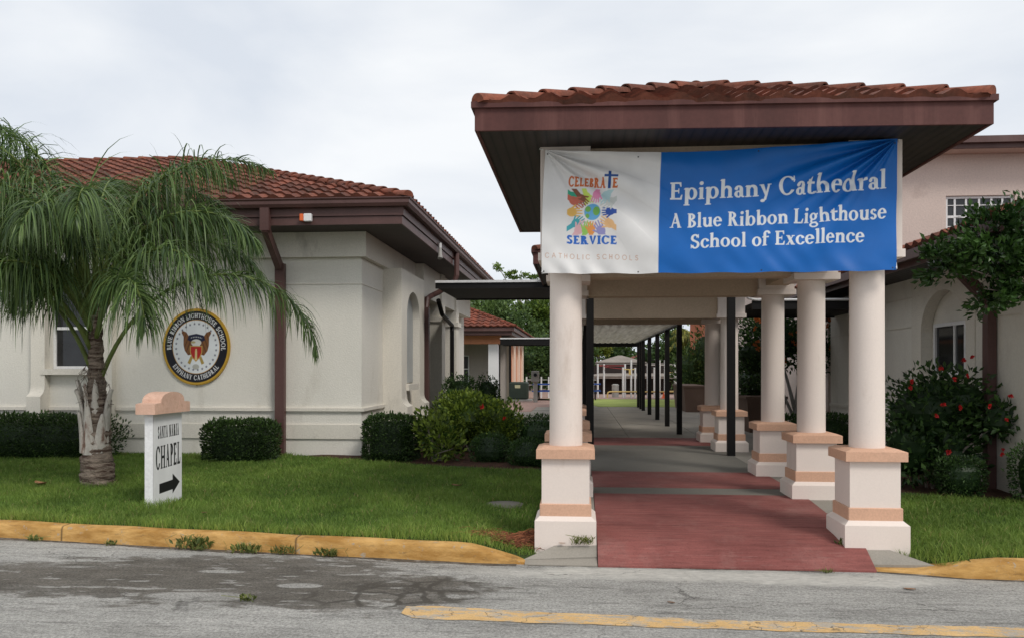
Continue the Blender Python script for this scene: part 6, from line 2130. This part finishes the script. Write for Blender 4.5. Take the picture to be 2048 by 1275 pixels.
def tufts():
    rng = np.random.default_rng(5)
    spots = [(-5.35, 7.79, 0.4, 'sparse weeds at the foot of the yellow kerb, far left'), (-3.62, 7.54, 1.0, 'largest weed clump against the yellow kerb, below the chapel sign'), (-3.07, 7.45, 0.75, 'middle sized weed against the yellow kerb, right of the largest clump'),
             (-2.72, 7.41, 0.65, 'bright grassy weed at the foot of the yellow kerb'), (-2.28, 7.36, 0.6, 'weed with dead brown stems at the foot of the yellow kerb'), (-4.5, 7.66, 0.3, 'low flat weed at the kerb foot left of the largest weed clump'),
             (2.33, 7.52, 0.45, 'small weed at the inner corner of the right column base'), (2.05, 7.12, 0.28, 'tiny grass tuft at the front edge of the red walkway'), (-2.42, 5.90, 0.35, 'small weed growing from a crack in the dark stained road'), (0.02, 7.41, 0.6, 'upright grass tuft against the left column base')]
    for i, (x, y, s, lab) in enumerate(spots):
        mb = MB()
        z = 0.0 if (i < 6 or i == 8) else walk_z(y) - 0.02
        if i == 9: z = 0.14
        n = int(100 * s + 10)
        P = np.stack([x + np.clip(rng.normal(0, 0.10 * s, n), -0.15 * s, 0.15 * s), y - np.abs(rng.normal(0, 0.035 * s, n)) + (0.0), np.full(n, z) + rng.uniform(0, 0.08 * s, n)], 1)
        D = np.stack([rng.normal(0, .5, n), rng.normal(-.25, .35, n), rng.uniform(.5, 1.2, n)], 1)
        leaves(mb, P, D, 0.045 * (0.6 + s), 0.22 if i in (3, 7, 9) else 0.4, rng, 0.25)
        for k in range(int(9 * s)):
            xx = x + rng.normal(0, .09 * s); mb.tube([(xx, y, z), (xx + rng.normal(0, .04), y - .03, z + .10 * s), (xx + rng.normal(0, .08), y - .06, z + .16 * s)], 0.002, 4, cap=False, rnd=0.9)
        o = mb.build('weed_tuft', M['weed'], None, org=(x, y, z))
        tag(o, lab, 'weed', 'weeds along the kerb')

def litter():
    rng = np.random.default_rng(9)
    mb = MB()
    n = 900
    # fallen pine straw heap beside the left column
    for k in range(n):
        if rng.random() < 0.66: x, y = rng.normal(-0.44, 0.12), rng.normal(7.56, 0.045)
        else: x, y = rng.normal(-0.68, 0.13), rng.normal(7.68, 0.06)
        if y < 7.38 or (x > -0.24 and y < 7.5): continue
        zg = float(lawn_z_arr(np.array([x]), np.array([y]))[0][0])
        hgt = 0.04 + 0.12 * math.exp(-((x + 0.44) / .15) ** 2 - ((y - 7.57) / .08) ** 2) * rng.random()
        a = rng.normal(0.25, 0.65) + (PI if rng.random() < .5 else 0); L = rng.uniform(0.08, 0.22)
        dx, dy = math.cos(a) * L / 2, math.sin(a) * L / 2 * 0.5
        z = zg + hgt
        w = 0.0028
        p0 = (x - dx, y - dy, z + rng.uniform(-.03, .01)); p1 = (x, y, z + .012); p2 = (x + dx, y + dy, z + rng.uniform(-.035, .012))
        mb.tube([p0, p1, p2], w, 3, cap=False, rnd=rng.random())
    kind(mb.build('pine_straw', M['straw'], None, org=(-0.4, 7.5, 0.1)), 'stuff')
    spots = [(-6.95, 10.2, 0.13, 'large curled brown dead leaf on the lawn left of the palm'), (-1.55, 10.35, 0.075, 'pale dead leaf lying on the grass in the middle of the lawn'), (2.82, 7.55, 0.06, 'brown dead leaf in the grass beside the right column base'), (-0.25, 8.85, 0.05, 'dead leaf in the grass beside the left column, near the cover'),
             (-3.9, 8.35, 0.035, 'small dead leaf in the grass near the kerb'), (-0.16, 7.40, 0.03, 'small dark leaf lying on the left concrete ramp'), (2.53, 6.62, 0.045, 'flat dark leaf on the road by the right kerb'), (0.66, 6.1, 0.03, 'small brown leaf on the road in front of the red walkway')]
    for i, (x, y, s, lab) in enumerate(spots):
        m = MB()
        if y < 7.0: z = 0.006
        elif y < 7.45: z = walk_z(y) + 0.01
        else: z = float(lawn_z_arr(np.array([x]), np.array([y]))[0][0]) + 0.045
        nu = 7
        V = []
        a = rng.uniform(-.5, .5)
        for k in range(nu):
            u = k / (nu - 1) * 2 - 1
            wv = s * 0.42 * (1 - u * u) ** 0.6
            for sg in (-1, 0, 1):
                lx, ly = u * s, sg * wv
                V.append((x + lx * math.cos(a) - ly * math.sin(a), y + lx * math.sin(a) + ly * math.cos(a), z + 0.3 * s * u * u * (0.5 if i < 2 else .15) + 0.12 * s * abs(sg)))
        F = []
        for k in range(nu - 1):
            for j in range(2):
                q = k * 3 + j
                F.append((q, q + 1, q + 4, q + 3))
        m.add(V, F, rng.random())
        o = m.build('dead_leaf', M['dead_leaf'], None, smooth=True, org=(x, y, z))
        tag(o, lab, 'leaf', 'dead leaves')

def plants_left():
    hg = 'clipped dark hedges along the cream wall'
    hedge('clipped_hedge', 'long clipped dark hedge along the wall behind the palm trunk', (-9.45, 13.45, 0.49), (1.72, 0.44, 0.42), 17000, 0.046, 'hedge', 21, group=hg)
    hedge('clipped_hedge', 'clipped dark hedge between the chapel sign and the brown downspout', (-5.55, 13.25, 0.46), (0.58, 0.40, 0.385), 10500, 0.044, 'hedge', 22, group=hg)
    hedge('clipped_hedge', 'rounded clipped hedge at the corner of the cream building', (-3.12, 13.55, 0.50), (0.43, 0.40, 0.42), 8000, 0.044, 'hedge', 23, group=hg)
    bush('flowering_shrub', 'bright green leafy shrub with two red blooms beside the cream building', [((-1.95, 14.75, 0.78), (0.54, 0.48, 0.55)), ((-2.42, 14.35, 0.56), (0.36, 0.36, 0.36)), ((-1.45, 14.6, 0.66), (0.42, 0.42, 0.45)), ((-2.25, 14.9, 0.88), (0.40, 0.38, 0.38))],
         8500, 0.078, 'bush', 31, (-1.95, 14.6, 0.2), flowers=('petal', [(-1.68, 14.13, 1.05), (-1.28, 14.14, 0.86)]), fsize=0.055, core=0.74, inner=0.4, jit=0.45)
    bush('yellowish_shrub', 'sparse yellowish shrub in front of the flowering shrub, at its left foot', [((-2.35, 13.35, 0.62), (0.30, 0.28, 0.30)), ((-2.12, 13.2, 0.46), (0.26, 0.25, 0.26)), ((-2.52, 13.5, 0.80), (0.2, 0.2, 0.22))], 900, 0.10, 'bush', 32, (-2.3, 13.3, 0.2), core=0.0, stems=9)
    hedge('low_shrub', 'small round dark shrub in the mulch below the flowering shrub', (-1.42, 13.2, 0.40), (0.33, 0.3, 0.26), 3000, 0.032, 'bush_dark', 24, 'shrub', 'low shrubs in the mulch', pw=0.85)
    hedge('low_shrub', 'small round dark shrub nearest the left column pedestal', (-0.80, 12.75, 0.38), (0.30, 0.28, 0.24), 2800, 0.032, 'bush_dark', 25, 'shrub', 'low shrubs in the mulch', pw=0.85)
    hedge('low_shrub', 'dark shrub behind the left column, beside the pale path', (-0.72, 14.7, 0.52), (0.42, 0.4, 0.36), 3400, 0.04, 'bush_dark', 26, 'shrub', 'low shrubs in the mulch', pw=0.85)
    hedge('porch_shrub', 'round green shrub against the porch pillar, left of its twin', (-2.62, 18.0, 1.05), (0.36, 0.34, 0.52), 2400, 0.05, 'bush_dark', 27, 'shrub', 'round shrubs by the porch', pw=0.9)
    hedge('porch_shrub', 'round green shrub standing clear of the porch, right of its twin', (-2.08, 18.6, 0.98), (0.27, 0.27, 0.55), 1800, 0.05, 'bush_dark', 28, 'shrub', 'round shrubs by the porch', pw=0.9)

def plants_right():
    rr = random.Random(12)
    fl = []
    pix = [(3.98, 10.35, 1.55), (4.05, 10.4, 1.35), (4.3, 10.3, 1.72), (4.42, 10.25, 1.58), (4.62, 10.35, 1.62), (4.66, 10.35, 1.60), (4.75, 10.5, 1.85), (4.9, 10.5, 1.80), (4.2, 10.2, 1.15), (4.28, 10.2, 1.28), (4.48, 10.2, 1.24),
           (4.12, 10.15, 0.92), (4.35, 10.2, 0.72), (4.45, 10.2, 0.64), (4.85, 10.3, 1.26), (5.02, 10.35, 0.74), (5.0, 10.2, 1.10), (5.02, 10.2, 1.14), (5.05, 10.2, 1.38), (5.28, 9.95, 1.02), (4.55, 10.3, 1.80), (3.95, 10.3, 1.48), (5.0, 10.3, 0.68), (4.38, 10.5, 1.86)]
    bush('hibiscus_bush', 'tall dark bush dotted with red hibiscus flowers below the arched window', [((4.35, 10.85, 1.15), (0.55, 0.42, 0.62)), ((4.72, 10.85, 1.25), (0.40, 0.36, 0.50)), ((4.15, 10.8, 0.68), (0.50, 0.42, 0.45)), ((4.6, 10.75, 0.7), (0.42, 0.36, 0.42)), ((5.02, 10.45, 1.08), (0.24, 0.22, 0.22))],
         3700, 0.10, 'bush_dark', 41, (4.4, 10.8, 0.25), wid=0.48, flowers=('petal', pix[::2] + pix[3::6]), fsize=0.036, stems=10, core=0.62, inner=0.5, jit=0.7, up=0.2)
    hedge('clipped_shrub', 'small clipped shrub in front of the hibiscus bush', (4.48, 10.22, 0.42), (0.25, 0.23, 0.24), 2200, 0.034, 'bush_dark', 42, 'shrub', 'clipped shrubs on the right', pw=0.7)
    hedge('clipped_shrub', 'clipped shrub at the foot of the pink building corner', (5.28, 9.72, 0.50), (0.46, 0.30, 0.40), 3200, 0.036, 'bush_dark', 43, 'shrub', 'clipped shrubs on the right', pw=0.7)
    hedge('ground_shrub', 'low spreading shrub behind the right columns', (4.25, 15.3, 0.55), (0.75, 0.7, 0.34), 3600, 0.05, 'bush_dark', 44, 'shrub', None, pw=0.85)
    # small tree whose crown reaches into the picture from the right
    tree('holly_tree', 'glossy dark green tree leaning in front of the upper window at the right edge', (5.45, 9.3, 0.2), [(5.45, 9.3, 0.1), (5.42, 9.3, 1.2), (5.30, 9.3, 2.2), (5.1, 9.3, 2.75)],
         [((4.42, 9.3, 2.95), (0.60, 0.45, 0.42)), ((4.95, 9.35, 3.15), (0.50, 0.45, 0.45)), ((3.98, 9.3, 2.80), (0.34, 0.34, 0.24)), ((4.30, 9.25, 2.50), (0.34, 0.34, 0.26)), ((5.3, 9.3, 2.9), (0.50, 0.45, 0.45)), ((4.78, 9.25, 2.58), (0.40, 0.36, 0.30)), ((5.55, 9.4, 3.2), (.4, .4, .35)), ((4.42, 9.35, 3.2), (.34, .32, .26))],
         8800, 0.085, 'holly', 51, wid=0.5, inner=0.6, trunk_r=0.045)
    fl = [(4.4 + rr.uniform(-.8, .8), 17.55 + rr.uniform(-.1, .2), 2.2 + rr.uniform(-.4, .55)) for _ in range(34)]
    t = bush('flowering_tree', 'small tree with orange blossoms and pale forked trunk behind the right columns', [((4.3, 18.0, 2.3), (0.75, 0.5, 0.6)), ((3.75, 18.1, 1.95), (0.6, 0.5, 0.62)), ((4.95, 18.0, 2.1), (0.5, 0.45, 0.5)), ((4.0, 18.2, 2.65), (0.6, 0.45, 0.36))],
         4200, 0.095, 'bush_dark', 52, (4.56, 18.0, 0.28), flowers=None, cat='tree', stems=0, core=0.55)
    f0 = None
    M['orange_petal'] = leaf_mat('orange_petal', (0.40, 0.10, 0.02), (0.62, 0.2, 0.05))
    f0 = flower_mesh(t, 'orange_petal', 0.06, 6, 3)
    for i, p in enumerate(fl):
        f = f0 if i == 0 else f0.copy()
        if i: COL.objects.link(f); f.parent = t
        f.location = (p[0] - 4.56, p[1] - 18.0, p[2] - 0.28); f.rotation_euler = (0, rr.uniform(0, 6), 0)
    s = MB()
    s.tube([(4.56, 18.0, 0.2), (4.54, 18.0, 0.8), (4.6, 18.0, 1.3), (4.75, 18.0, 2.0)], [0.06, 0.05, 0.04, 0.02], 8)
    s.tube([(4.54, 18.0, 0.8), (4.42, 18.0, 1.3), (4.2, 18.0, 2.1)], [0.045, 0.035, 0.015], 8)
    s.tube([(4.5, 18.0, 0.7), (4.3, 18.1, 1.2), (3.9, 18.1, 1.8)], [0.035, 0.03, 0.012], 8)
    s.build('trunk', M['grey_metal'], t, smooth=True)
    bush('dark_shrub', 'dark shrub growing out of the nearer brown planter', [((4.0, 19.6, 1.35), (0.45, 0.55, 0.5)), ((4.3, 20.3, 1.6), (0.5, 0.5, 0.6))], 2200, 0.10, 'bush_dark', 53, (4.05, 19.5, 1.0), core=0.7)
    bush('dark_shrub', 'dense bush in the farther planter, beside the canopy posts', [((4.3, 33.2, 1.6), (0.75, 0.6, 0.9)), ((5.0, 33.5, 2.0), (0.8, 0.6, 1.2)), ((5.3, 33, 1.2), (0.9, 0.7, 1.0))], 3600, 0.15, 'tree_dark', 54, (4.6, 33, 0.3), core=0.7)

def far_trees():
    g = 'trees beyond the school grounds'
    L = [
        ('dense dark green tree behind the peach building roof', -6.4, 58, [((-6.6, 58, 4.2), (2.6, 2.0, 2.6)), ((-4.6, 57, 3.6), (2.2, 1.8, 2.4)), ((-5.5, 58, 5.2), (2.0, 1.6, 1.6))], 5200, 0.26, 'tree_dark', 61),
        ('bright green tree above the left flat canopy', -7.6, 62, [((-8.2, 62, 5.6), (2.4, 2, 2.0)), ((-6.6, 62, 6.4), (1.6, 1.4, 1.3))], 3000, 0.26, 'tree', 62),
        ('tall mid green tree in the gap left of the front column', -2.6, 60, [((-2.6, 60, 4.6), (2.3, 1.8, 2.8)), ((-1.2, 60, 3.4), (1.8, 1.6, 2.2)), ((-3.4, 60, 6.0), (1.6, 1.4, 1.2)), ((-2.2, 59, 2.2), (2.0, 1.6, 1.8))], 5600, 0.26, 'tree', 63),
        ('low dark tree behind the blue picnic table', -3.4, 54, [((-3.4, 54, 2.2), (2.2, 1.6, 1.7)), ((-1.4, 54, 1.9), (1.8, 1.4, 1.5)), ((0.4, 54, 2.0), (1.6, 1.3, 1.6))], 3800, 0.24, 'tree_dark', 64),
        ('yellow flowered tree left above the brown house', 1.6, 70, [((1.4, 70, 3.4), (1.6, 1.3, 1.0)), ((0.0, 71, 3.2), (1.6, 1.4, 1.3))], 2200, 0.24, 'tree_yellow', 65),
        ('dark tree between the brown house and the red roof', 3.4, 73, [((3.5, 73, 3.2), (1.6, 1.3, 1.1)), ((2.4, 73, 3.6), (1.3, 1.2, 0.9))], 1800, 0.24, 'tree_dark', 66),
        ('tall green tree right of the distant palm', 9.2, 56, [((9.0, 56, 4.2), (1.6, 1.4, 1.6)), ((8.4, 56, 2.8), (1.6, 1.4, 1.8)), ((10.2, 56, 3.0), (1.8, 1.4, 2.2))], 3600, 0.26, 'tree', 67),
        ('dark tree behind the distant palm', 6.8, 60, [((6.6, 60, 3.2), (1.8, 1.4, 1.6)), ((7.6, 60, 2.2), (1.6, 1.4, 1.4)), ((5.2, 60, 2.6), (1.5, 1.3, 1.2))], 3000, 0.26, 'tree_dark', 68),
        ('far dark tree filling the gap right of the first column', 11.8, 60, [((12, 60, 3.6), (2.4, 1.6, 2.6)), ((14.4, 60, 3.4), (2.4, 1.6, 2.6))], 2600, 0.3, 'tree_dark', 69),
    ]
    for lab, x, y, cl, n, s, m, seed in L:
        c0 = cl[0][0]
        tree('broadleaf_tree', lab, (x, y, 0.2), [(x, y, 0.0), (x + .1, y, c0[2] * .5), (c0[0], c0[1], c0[2])], cl, int(n * 1.5), s, m, seed, g, trunk_r=0.2, core=0.45, inner=0.6, wid=0.65)
    # open umbrella crowned tree against the sky
    cl = [((-4.6 + dx, 76, z), (rx, 0.9, 0.42)) for dx, z, rx in ((-2.9, 11.0, 0.55), (-0.9, 10.3, 1.1), (0.9, 10.0, 1.2), (2.2, 10.6, 1.1), (-1.6, 9.3, 1.0), (0.2, 8.9, 1.2), (2.4, 9.2, 1.3), (3.3, 10.2, .8))]
    tree('umbrella_tree', 'airy flat topped tree against the sky above the left flat canopy', (-4.4, 76, 0.2), [(-4.4, 76, 0), (-4.5, 76, 4), (-4.4, 76, 8.0)], cl, 3000, 0.27, 'tree', 71, g, trunk_r=0.25, inner=0.9)

# ================================================================== assemble
road_and_ground()
kerb(KERB_L, KL_H, 'kerb', -24.0, -0.48, 0.08)
kerb(KERB_R, KR_H, 'kerb', 2.46, 24.0, 0.06)
walks()
mulch_sheet('mulch_bed', densify(BED_L))
mulch_sheet('mulch_bed', densify(BED_R))
add_porticos()
steel_canopies()
left_building()
right_building()
peach_building()
playground()
planters()
banner()
seal()
chapel_sign()
utility_cover()
palm()
far_palm()
plants_left()
plants_right()
far_trees()
grass()
tufts()
litter()
